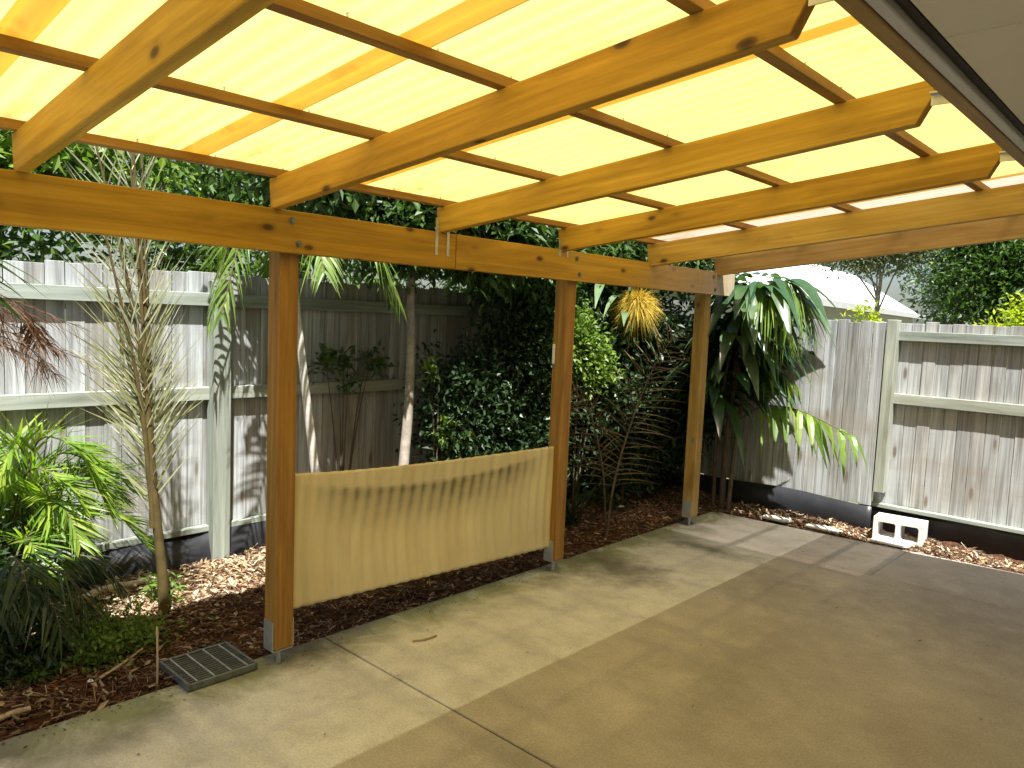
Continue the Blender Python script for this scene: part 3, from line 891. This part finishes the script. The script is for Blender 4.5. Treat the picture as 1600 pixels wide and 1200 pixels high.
# 3. small dark palm with drooping fingers and trunk, in the shade at the left edge
fr = []
for k in range(14):
    a = k * 2.4 + .3; L = rng.uniform(.24, .40); h = rng.uniform(.38, .55)
    b0 = (-.84, -.93, .30)
    ctrl = [b0, (b0[0] + .45 * L * math.cos(a), b0[1] + .45 * L * math.sin(a), h), (b0[0] + L * math.cos(a), b0[1] + L * math.sin(a), h - .02), (b0[0] + 1.25 * L * math.cos(a), b0[1] + 1.25 * L * math.sin(a), h - .16)]
    fr.append(frond_np(ctrl, 18, .22, .014, 55, .05, .55, .006, .002, .25, 3, 0))
palm('shade_palm', 'small dark green palm with drooping fingers at the bed edge', 'palm', (-.84, -.93, 0),
     (curve_pts([(-.84, -.93, -.03), (-.84, -.93, .15), (-.84, -.93, .33)], 8), np.linspace(.045, .03, 9)), fr, 'lf_dark', 'bark_dark')

# shrubs built from leaf clumps
def shrub(name, label, cat, base, blobs, n, L, Wd, lmat, stems=5, smat='bark_dark', group=None, clump=.08, per=12, trunk=None, shell=.4, droop=-.1):
    th = thing(name, label, cat, base, group)
    V, F = crown_np(blobs, n, L, Wd, clump, per, droop, shell)
    obj('crown', mesh_np('crown', V, F), M[lmat], th)
    parts = []
    if trunk is not None:
        parts.append(tube_np(trunk[0], trunk[1], 10))
        top = np.array(trunk[0][-1], float); r = trunk[1][-1] if hasattr(trunk[1], '__len__') else trunk[1]
    else: top = np.array(base, float) + np.array([0, 0, -.03]); r = .012
    for k in range(stems):
        b_ = blobs[k % len(blobs)]
        e = np.array(b_[:3]) + rand_dirs(1)[0] * np.array(b_[3:6]) * .6
        st = top if trunk is None else np.array(trunk[0][-1 - (k % min(4, len(trunk[0])))], float)
        mid = st * .5 + e * .5 + np.array([0, 0, .12 * np.linalg.norm(e - st)])
        parts.append(tube_np(curve_pts([st, mid, e], 8), np.linspace(r * .7, r * .2, 9), 6))
    V, F = join_np(parts)
    obj('trunk' if trunk is not None else 'stems', mesh_np('trunk', V, F, True), M[smat], th)
    return th

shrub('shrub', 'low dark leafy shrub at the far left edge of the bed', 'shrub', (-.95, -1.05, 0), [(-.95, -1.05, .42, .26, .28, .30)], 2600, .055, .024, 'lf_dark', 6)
shrub('ground_cover', 'low green ground cover plant left of the drain grate', 'plant', (-.66, -.50, 0), [(-.62, -.47, .05, .16, .20, .07), (-.56, -.66, .04, .14, .16, .06)], 1900, .035, .016, 'lf_light', 4)
shrub('seedling', 'small light green seedling in the shaded mulch near the slab', 'plant', (-.46, -.87, 0), [(-.46, -.87, .06, .06, .07, .05)], 120, .05, .02, 'lf_mid', 3, clump=.02)
shrub('weed', 'sparse pale weed beside the spiky palm stem', 'plant', (-1.0, -.10, 0), [(-1.0, -.1, .10, .10, .08, .09)], 220, .05, .014, 'lf_light', 3, clump=.03)
shrub('dark_weed', 'dark weedy plant at the bed edge in the lower left corner', 'plant', (-.62, -.86, 0), [(-.66, -.9, .10, .20, .22, .10), (-.75, -.72, .08, .15, .12, .08)], 900, .05, .02, 'lf_dark', 4)

# rusty dead fern hanging in from the left
fr = []
for k in range(7):
    y0 = -1.25; z0 = 1.72 - .04 * k
    ctrl = [(-1.0, y0, z0), (-1.0 + .05 * rng.normal(), y0 + .25, z0 + .02), (-1.02 + .06 * rng.normal(), y0 + .48, z0 - .06), (-1.0 + .08 * rng.normal(), y0 + .58 + .07 * rng.normal(), z0 - .18)]
    fr.append(frond_np(ctrl, 46, .17, .006, 65, -.05, .55, .004, .0015, .1, 3, 0, .35))
rt_ = palm('rusty_fern', 'rusty brown dry ferny branch hanging in front of the left fence', 'branch', (-1.0, -1.4, 0),
     (curve_pts([(-1.0, -1.4, -.03), (-1.02, -1.42, .8), (-1.0, -1.36, 1.5), (-1.0, -1.22, 1.72)], 12), np.linspace(.02, .008, 13)), fr, 'lf_rust', 'bark_dark')

# broad-leaved plant whose leaf tip enters at the left edge
def broad(name, label, cat, base, stems, leaves, lmat, smat='stem_olive', segs=6, fold=.25, group=None):
    """every big leaf a part of its own"""
    th = thing(name, label, cat, base, group)
    if stems:
        V, F = join_np([tube_np(curve_pts(c, 10), np.linspace(r, r * .6, len(curve_pts(c, 10))), 8) for c, r in stems])
        obj('stem', mesh_np('stem', V, F, True), M[smat], th)
    for (P, D, L, Wd, dr) in leaves:
        V, F = strips_np(np.array([P]), np.array([D], float), np.array([[.15 * rng.normal(), .15 * rng.normal(), 1.0]]), L, Wd, segs, dr, fold)
        obj('leaf', mesh_np('leaf', V, F, True), M[lmat], th)
    return th
lv = []
for k in range(7):
    a = rng.uniform(-.6, 1.2)
    lv.append(((-.55, -1.28, 1.80 + .02 * k), (.2 * math.cos(a * 2), .9, .12 + .1 * rng.normal()), .42 + .05 * rng.normal(), .06, .55))
broad('strap_plant', 'green strap leaved plant whose blade dips in at the left edge', 'plant', (-.55, -1.32, 0), [([(-.55, -1.32, -.03), (-.55, -1.32, .9), (-.55, -1.28, 1.85)], .02)], lv, 'lf_mid')

# pale slim palm behind the second post
fr = []
px_, py_ = -1.1, .78
for k in range(8):
    a = k * 2 * math.pi / 8 + .5; L = rng.uniform(.45, .7)
    b0 = (-1.1, .72, 1.98)
    ctrl = [b0, (b0[0] + .3 * L * math.cos(a), b0[1] + .3 * L * math.sin(a), 2.18 + .08 * rng.normal()), (b0[0] + .75 * L * math.cos(a), b0[1] + .75 * L * math.sin(a), 2.12), (b0[0] + 1.05 * L * math.cos(a), b0[1] + 1.05 * L * math.sin(a), 1.75 + .1 * rng.normal())]
    fr.append(frond_np(ctrl, 22, .24, .018, 50, .0, .5, .010, .003, .2, 4, .2))
palm('slim_palm', 'slim palm with pale ringed leaning trunk behind the near post', 'palm', (-1.1, 1.0, 0),
     (curve_pts([(-1.1, .99, -.05), (-1.1, .95, .4), (-1.1, .89, .8), (-1.1, .80, 1.4), (-1.1, .72, 2.0)], 20), np.linspace(.036, .022, 21)), fr, 'lf_light', 'stem_olive', trunk_mat='bark_pale')

# grey trunked tree over the bed
tr_pts = curve_pts([(-1.1, 1.64, -.06), (-1.1, 1.66, .5), (-1.12, 1.71, 1.0), (-1.1, 1.70, 1.5), (-1.08, 1.67, 1.95), (-1.02, 1.72, 2.5)], 24)
shrub('grey_tree', 'small tree with grey trunk and dense leaves over the bed', 'tree', (-1.1, 1.64, 0),
      [(-1.0, .75, 2.62, .42, .5, .26), (-1.1, 1.5, 2.40, .55, .60, .42), (-.9, 2.3, 2.35, .55, .65, .44), (-1.25, 2.9, 2.25, .45, .6, .42), (-1.1, 1.9, 2.85, .6, .8, .5), (-1.3, 2.7, 2.9, .5, .8, .5)],
      38000, .095, .042, 'lf_mid', 12, 'bark_grey', trunk=(tr_pts, np.linspace(.045, .022, len(tr_pts))), clump=.10, droop=-.5, shell=.3)

# dense dark shrub mass along the bed
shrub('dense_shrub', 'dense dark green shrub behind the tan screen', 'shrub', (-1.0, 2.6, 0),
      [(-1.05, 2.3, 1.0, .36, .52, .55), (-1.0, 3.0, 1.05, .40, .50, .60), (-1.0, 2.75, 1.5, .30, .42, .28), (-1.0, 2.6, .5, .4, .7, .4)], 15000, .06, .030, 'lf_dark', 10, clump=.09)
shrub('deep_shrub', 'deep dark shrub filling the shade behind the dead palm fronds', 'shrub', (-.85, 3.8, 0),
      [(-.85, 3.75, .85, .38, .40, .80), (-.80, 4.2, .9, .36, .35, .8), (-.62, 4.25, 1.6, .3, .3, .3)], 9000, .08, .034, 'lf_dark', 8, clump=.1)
shrub('leafy_shrub', 'light green small leaved shrub just beyond the middle post', 'shrub', (-.75, 3.25, 0),
      [(-.75, 3.20, 1.52, .22, .30, .24), (-.72, 3.4, 1.3, .20, .26, .2)], 2600, .055, .03, 'lf_light', 6, clump=.07)
shrub('sunny_shrub', 'mid green bush with sunlit top above the dense shrub', 'shrub', (-1.25, 3.6, 0),
      [(-1.22, 3.55, 1.72, .26, .55, .42), (-1.2, 3.2, 1.9, .25, .4, .3)], 5000, .07, .03, 'lf_mid', 6, clump=.09)
shrub('climber', 'small leafy climbing plant on the fence beside the pale trunk', 'plant', (-1.42, 1.35, 0),
      [(-1.43, 1.30, 1.30, .06, .22, .10), (-1.43, 1.60, 1.34, .06, .16, .12), (-1.42, 1.40, 1.13, .05, .15, .06)], 260, .07, .03, 'lf_mid', 6, clump=.05)
shrub('young_shoot', 'small bright shoot growing beside the grey trunk', 'plant', (-1.05, 1.95, 0),
      [(-1.05, 1.88, 1.25, .06, .08, .08), (-1.0, 2.02, .80, .08, .10, .12)], 160, .07, .03, 'lf_light', 4, clump=.04)

# strap-leaved clump by the middle post
def strap_clump(label, base, n, L, Wd, lmat, zb=0.0, spread=.5):
    th = thing('strap_clump', label, 'plant', base, 'strap leaved clumps in the bed')
    for k in range(n):
        a = rng.uniform(0, 2 * math.pi)
        P = np.array([[base[0] + .04 * rng.normal(), base[1] + .04 * rng.normal(), zb]])
        D = np.array([[spread * math.cos(a), spread * math.sin(a), 1.0]])
        V, F = strips_np(P, D, np.array([[math.cos(a) * .5 + .01, math.sin(a) * .5, .7]]), L * rng.uniform(.7, 1.2), Wd, 8, rng.uniform(.3, .85), .15, 'blade')
        obj('leaf', mesh_np('leaf', V, F, True), M[lmat], th)
strap_clump('dark clump of long arching strap leaves left of the middle post', (-.45, 2.35, 0), 34, 1.35, .022, 'lf_dark')
strap_clump('dark clump of long arching strap leaves right of the middle post', (-.55, 2.95, 0), 30, 1.15, .020, 'lf_dark')

# yellow mop of strands hanging under the beam, with pale broad leaves
th = thing('yellow_mop', 'yellow mop of thin drooping flower strands under the far beam', 'flower head', (-.6, 3.84, 0))
n = 2200
d = rand_dirs(n, .2); P = np.array([-.6, 3.83, 1.86]) + d * .03
V, F = strips_np(P, d * np.array([1, 1, .8]), unit(d + .4 * rng.normal(size=(n, 3))), rng.uniform(.12, .25, n), .0045, 5, rng.uniform(.2, .8, n), 0, 'blade')
obj('strands', mesh_np('strands', V, F), M['lf_mop'], th)
V, F = tube_np(curve_pts([(-.75, 3.98, -.03), (-.75, 3.95, .8), (-.70, 3.88, 1.5), (-.6, 3.83, 1.88)], 14), np.linspace(.022, .010, 15 - 2), 8) if False else tube_np(curve_pts([(-.75, 3.98, -.03), (-.75, 3.95, .8), (-.70, 3.88, 1.5), (-.6, 3.83, 1.88)], 15), np.linspace(.022, .010, len(curve_pts([(0, 0, 0)] * 4, 15))), 8)
obj('stem', mesh_np('stem', V, F, True), M['stem_olive'], th)
lv = [((-.68, 3.78, 1.78), (.5, -.75, .12), .40, .075, .45), ((-.62, 3.9, 1.68), (.55, .1, -.55), .36, .065, .5), ((-.60, 3.95, 1.66), (.5, .55, -.3), .34, .055, .7),
      ((-.75, 3.5, 2.0), (.35, -.6, .1), .38, .08, .7), ((-.7, 3.75, 1.9), (.2, -.9, .35), .42, .08, .8), ((-.66, 3.85, 1.6), (.3, .2, -.7), .32, .05, .3)]
broad('pale_leaf_plant', 'pale green broad leaves drooping round the yellow strands', 'plant', (-.78, 3.8, 0), [([(-.78, 3.8, -.03), (-.8, 3.75, .9), (-.75, 3.78, 1.9)], .018)], lv, 'lf_pale')

# dead palm frond standing in the shade between the middle and far post
ctrl = [(-.22, 3.02, -.03), (-.22, 3.10, .45), (-.22, 3.30, .91), (-.20, 3.54, 1.33), (-.18, 3.84, 1.63)]
frd = frond_np(ctrl, 36, .38, .009, 78, -.02, .18, .012, .003, .22, 4, 0, .2, None, 'blade', side=(.75, -.5, .3))
frd2 = frond_np([(-.25, 3.06, -.03), (-.3, 3.04, .5), (-.34, 2.90, .95), (-.36, 2.72, 1.15)], 22, .30, .009, 70, -.05, .3, .011, .003, .3, 4, 0, .2, None, 'blade', side=(.75, -.5, .3))
palm('dead_palm', 'dead brown palm fronds standing between middle and far post', 'palm', (-.23, 3.04, 0), None, [frd, frd2], 'lf_dead', 'bark_dark')

# big glossy leaves at the corner
lv = []
for k in range(190):
    a = rng.uniform(0, 2 * math.pi); z = 1.0 + 1.15 * rng.random() ** .75; rr = rng.uniform(.02, .36)
    P = (-.04 + rr * .9 * math.cos(a) + .34 * (z - 1.3), 4.50 + .55 * rr * math.sin(a), z)
    lv.append((P, (math.cos(a) * .9 + .25, math.sin(a) * .5 - .1, rng.uniform(-.35, .45)), rng.uniform(.32, .50), rng.uniform(.10, .15), rng.uniform(.4, 1.1)))
st = [([(-.15 + .1 * i, 4.62 - .05 * i, -.03), (-.14 + .1 * i, 4.58, .8), (-.02 + .12 * i, 4.52, 1.5), (.10 + .16 * i, 4.48, 2.0)], .02) for i in range(3)]
broad('glossy_plant', 'tall plant with big dark glossy drooping leaves in the fence corner', 'plant', (-.12, 4.6, 0), st, lv, 'lf_broad', 'bark_dark', 6, .22)
# arching frond reaching out in the sun
c1 = [(-.05, 4.62, .75), (.25, 4.60, .98), (.62, 4.55, 1.00), (1.08, 4.50, .85)]
f1 = frond_np(c1, 11, .30, .062, 62, -.25, 1.0, .007, .003, .35, 6, .2, .1, lambda t: .55 + .45 * np.sin(np.pi * t), 'lance')
c2 = [(-.02, 4.6, 1.1), (.20, 4.55, 1.28), (.42, 4.5, 1.33), (.6, 4.48, 1.22)]
f2 = frond_np(c2, 7, .26, .058, 60, -.2, 1.0, .006, .003, .35, 6, .2, .1, None, 'lance')
c3 = [(.0, 4.6, 1.75), (.3, 4.5, 2.05), (.55, 4.45, 2.05), (.72, 4.45, 1.75)]
f3 = frond_np(c3, 30, .36, .022, 45, -.2, .9, .008, .003, .2, 6, 0, .15, None, 'blade')
c4 = [(.0, 4.6, 1.70), (.22, 4.4, 1.98), (.40, 4.3, 1.95), (.60, 4.25, 1.70)]
f4 = frond_np(c4, 30, .36, .022, 45, -.2, .9, .008, .003, .2, 6, 0, .15, None, 'blade')
palm('arching_palm', 'palm with arching fronds of wide drooping leaflets against the sunlit fence', 'palm', (-.08, 4.65, 0),
     (curve_pts([(-.08, 4.65, -.03), (-.08, 4.65, .4), (-.03, 4.62, 1.0), (.0, 4.6, 1.72)], 10), np.linspace(.03, .018, 13)[:len(curve_pts([(0, 0, 0)] * 4, 10))]), [f1, f2, f3, f4], 'lf_light', 'bark_dark')
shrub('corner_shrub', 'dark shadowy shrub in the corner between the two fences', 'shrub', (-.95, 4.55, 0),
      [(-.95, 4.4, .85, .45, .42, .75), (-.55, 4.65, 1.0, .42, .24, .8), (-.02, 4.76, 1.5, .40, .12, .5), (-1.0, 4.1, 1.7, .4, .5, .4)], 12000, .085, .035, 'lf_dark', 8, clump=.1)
shrub('corner_tree', 'leafy tree rising above the corner behind the far beam', 'tree', (-1.05, 4.3, 0),
      [(-.9, 3.9, 2.35, .5, .55, .35), (-.45, 4.4, 2.4, .5, .45, .38), (-1.1, 4.4, 2.8, .6, .6, .5)], 8000, .10, .035, 'lf_mid', 8, 'bark_grey',
      trunk=(curve_pts([(-1.05, 4.3, -.05), (-1.03, 4.28, .9), (-.98, 4.2, 1.7), (-.9, 4.1, 2.3)], 12), np.linspace(.05, .025, 13)), clump=.11, droop=-.4, shell=.3)

# sticks and logs on the mulch
def stick_thing(name, label, pts, r, mat):
    c = curve_pts(pts, 10)
    V, F = tube_np(c, r * (1 + .12 * rng.normal(size=len(c))), 8)
    k = len(c)
    o = obj(name, mesh_np(name, V, F, True), M[mat]); tag(o, label, 'stick' if name != 'log' else 'log')
stick_thing('log', 'bleached curved branch lying on sunlit mulch near the fence', [(-1.26, -.47, .045), (-1.30, -.30, .055), (-1.30, -.12, .055), (-1.33, .03, .05)], .022, 'log')
stick_thing('stick', 'short pale split stick on dark mulch in the lower left corner', [(-.20, -1.12, .012), (-.215, -1.04, .018), (-.22, -.97, .014)], .012, 'twig')
stick_thing('stick', 'thin dry upright twig at the left side of the drain grate', [(-.12, -.50, -.02), (-.14, -.49, .10), (-.22, -.46, .22)], .005, 'twig')
stick_thing('stick', 'thin fallen twig on the mulch below the green ground cover', [(-.30, -.68, .015), (-.36, -.55, .03), (-.44, -.44, .035)], .006, 'twig')
stick_thing('stick', 'tiny curled twig lying on the pale concrete in front of the screen', [(.30, .62, .006), (.33, .68, .008), (.33, .76, .006)], .005, 'twig')
def flake(label, x, y, s, z):
    V, F = strips_np(np.array([[x, y, z]]), np.array([[.6, .5, .35]]), np.array([[.3, -.3, 1.0]]), s, s * .55, 4, .3, .3)
    o = obj('dry_leaf', mesh_np('dry_leaf', V, F), M['tag']); tag(o, label, 'leaf', 'pale fallen leaves')
flake('white curled leaf standing on dark mulch left of the grate', -.33, -.72, .035, .004)
flake('white fallen leaf on the mulch behind the dead palm fronds', -.62, 3.75, .06, .03)

# ------------------------------------------------------------------ trees beyond the left fence
G2 = 'trees beyond the paling fence'
def back_tree(label, x, y, blobs, n, L, Wd, lmat, h, name='garden_tree', r=.09, clump=.2, smat='bark_dark'):
    tp = curve_pts([(x, y, -.32), (x + .05, y + .04, h * .35), (x - .05, y + .08, h * .7), (x, y, h)], 12)
    shrub(name, label, 'tree', (x, y, -.3), blobs, n, L, Wd, lmat, 9, smat, G2, clump, 14, (tp, np.linspace(r, r * .35, len(tp))), shell=.35)
back_tree('bright green tree beyond the fence above the spiky palm', -2.9, -.5, [(-2.5, .15, 2.75, .45, .60, .42), (-2.9, -1.1, 2.8, .7, .7, .7), (-2.7, -.3, 2.7, .5, .5, .5)], 9000, .10, .045, 'lf_light', 2.7)
back_tree('bushy tree beyond the fence at its near left end', -3.4, -2.2, [(-3.2, -2.2, 2.3, 1.0, 1.1, 1.1), (-3.3, -1.2, 1.9, .8, .9, .8), (-2.6, -.9, 2.0, .6, .8, .45)], 9000, .10, .045, 'lf_mid', 2.4)
back_tree('dense tree beyond the fence just right of the bright green one', -3.3, .8, [(-3.3, 1.3, 2.4, .8, 1.0, .9), (-2.4, .5, 2.0, .5, .9, .4), (-3.3, 1.6, 3.4, 1.1, 1.0, .8)], 7500, .09, .04, 'lf_mid', 2.6)
back_tree('narrow leaved feathery tree beyond the fence behind the grey trunk', -3.2, 3.0, [(-2.8, 2.6, 2.7, 1.0, 1.1, .9), (-3.0, 4.0, 2.6, 1.0, 1.0, 1.0), (-3.3, 3.2, 3.7, 1.2, 1.4, .8)], 9000, .11, .03, 'lf_mid', 3.0)
back_tree('mid green tree beyond the fence behind the middle post', -2.9, 5.2, [(-2.7, 5.0, 2.5, .9, 1.0, .9), (-2.5, 6.0, 2.7, .9, 1.0, 1.0), (-3.3, 5.6, 3.7, 1.3, 1.3, .9)], 15000, .10, .045, 'lf_mid', 2.8)
back_tree('tall tree far beyond the left fence behind the bright green one', -6.0, -.2, [(-5.8, -1.4, 3.6, 1.6, 1.7, 1.8), (-6.0, .8, 3.9, 1.7, 1.8, 1.9), (-6.0, -3.2, 3.2, 1.6, 1.6, 1.7)], 5500, .16, .07, 'lf_mid', 3.6, r=.14, clump=.25)
back_tree('tall light green tree far beyond the fence behind the feathery one', -6.4, 4.0, [(-6.0, 3.0, 3.6, 1.6, 1.7, 1.8), (-6.2, 5.2, 3.6, 1.7, 1.9, 1.9), (-5.8, 7.2, 3.2, 1.4, 1.5, 1.8)], 5500, .16, .07, 'lf_light', 3.6, r=.14, clump=.25)
# trees beyond the corner fence
back_tree('round green tree rising just beyond the right fence section', 1.0, 9.8, [(.85, 9.6, 2.35, .62, .6, .70), (1.4, 9.8, 2.75, .6, .6, .7), (.65, 9.6, 3.05, .45, .5, .4)], 9500, .09, .045, 'lf_mid', 2.5, clump=.13)
back_tree('tall lighter green tree behind the round tree at right', 1.2, 13.5, [(.4, 13.5, 3.6, .9, .9, .8), (1.9, 13.6, 3.6, 1.3, 1.2, 1.6), (-.5, 13.8, 4.0, .8, .8, .6), (3.6, 14, 3.6, 1.3, 1.2, 1.7)], 8500, .14, .07, 'lf_light', 3.6, clump=.25, r=.16)
back_tree('pale grey forked tree before the white roof', -.28, 9.2, [(-.55, 9.2, 2.80, .45, .4, .30), (-.05, 9.3, 2.90, .42, .4, .34), (-1.0, 9.2, 2.95, .40, .4, .32)], 9500, .06, .028, 'lf_grey', 2.45, 'forked_tree', .06, .11, 'bark_grey')
back_tree('hazy blue green tree behind the white roofed house', -3.2, 26, [(-3.4, 26, 3.6, 1.5, 1.3, 1.6), (-6, 27, 5.4, 2.2, 1.6, 1.3), (-9.5, 28, 5.6, 2.6, 1.6, 1.9), (-14, 29, 5.6, 3, 1.6, 2), (0, 27, 4.2, 2.4, 1.6, 2.2)], 18000, .24, .12, 'lf_far', 4, clump=.35, r=.2)
shrub('lime_shrub', 'lime yellow shrub just showing above the corner fence', 'shrub', (-.15, 8.2, -.3), [(-.12, 8.2, 1.72, .26, .3, .22), (-.12, 8.2, 1.0, .3, .3, .9)], 2200, .08, .04, 'lf_lime', 6, clump=.06)
shrub('sunlit_bush', 'yellow green bush at the right end beyond the fence', 'shrub', (1.55, 8.8, -.3), [(1.5, 8.8, 1.85, .25, .3, .40), (1.75, 8.9, 2.0, .3, .3, .4), (1.2, 8.7, 1.65, .25, .3, .25)], 3600, .07, .035, 'lf_lime', 6, clump=.08)

# ------------------------------------------------------------------ neighbour's house beyond the corner
nh = thing('neighbour_house', 'low pale house with white metal roof beyond the corner fence', 'house', (-3, 18, -.3))
E0 = Vector((-1.82, 8.0, 2.2)); E2 = Vector((-3.8, 24.5, 2.2))
dv = (E2 - E0).normalized(); nv = Vector((-dv.y, dv.x, 0))           # away from us, to the left
R1 = Vector((-4.6, 20.5, 3.25)); R0 = R1 - dv * 12.3
B2 = E2 + nv * 2.6; B0 = E0 + nv * 2.6
bm = bmesh.new()
q = [bm.verts.new(v) for v in (E0, E2, R1, R0, B2, B0)]
bm.faces.new((q[0], q[1], q[2], q[3])); bm.faces.new((q[1], q[4], q[2])); bm.faces.new((q[4], q[5], q[3], q[2]))
rf = obj('roof', bm_mesh('nroof', bm), M['roof_tin'], nh)
md = rf.modifiers.new('thick', 'SOLIDIFY'); md.thickness = .06
def wallbox(name, a, b_, thick, z0, z1, mat, off):
    d = (b_ - a); L = d.length; an = math.atan2(d.y, d.x)
    c = (a + b_) / 2 + nv * off
    o = obj(name, box(L, thick, z1 - z0, 0), M[mat], nh, (c.x, c.y, (z0 + z1) / 2), (0, 0, an)); return o
wallbox('gutter', E0, E2, .12, 2.13, 2.26, 'gutter', -.02)
wallbox('wall', E0, E2, .15, -.3, 2.14, 'wall', .35)
wallbox('end_wall', E2 + nv * .6 - dv * .5, B2 - nv * .6 - dv * .5, .15, -.3, 2.14, 'wall', 0)
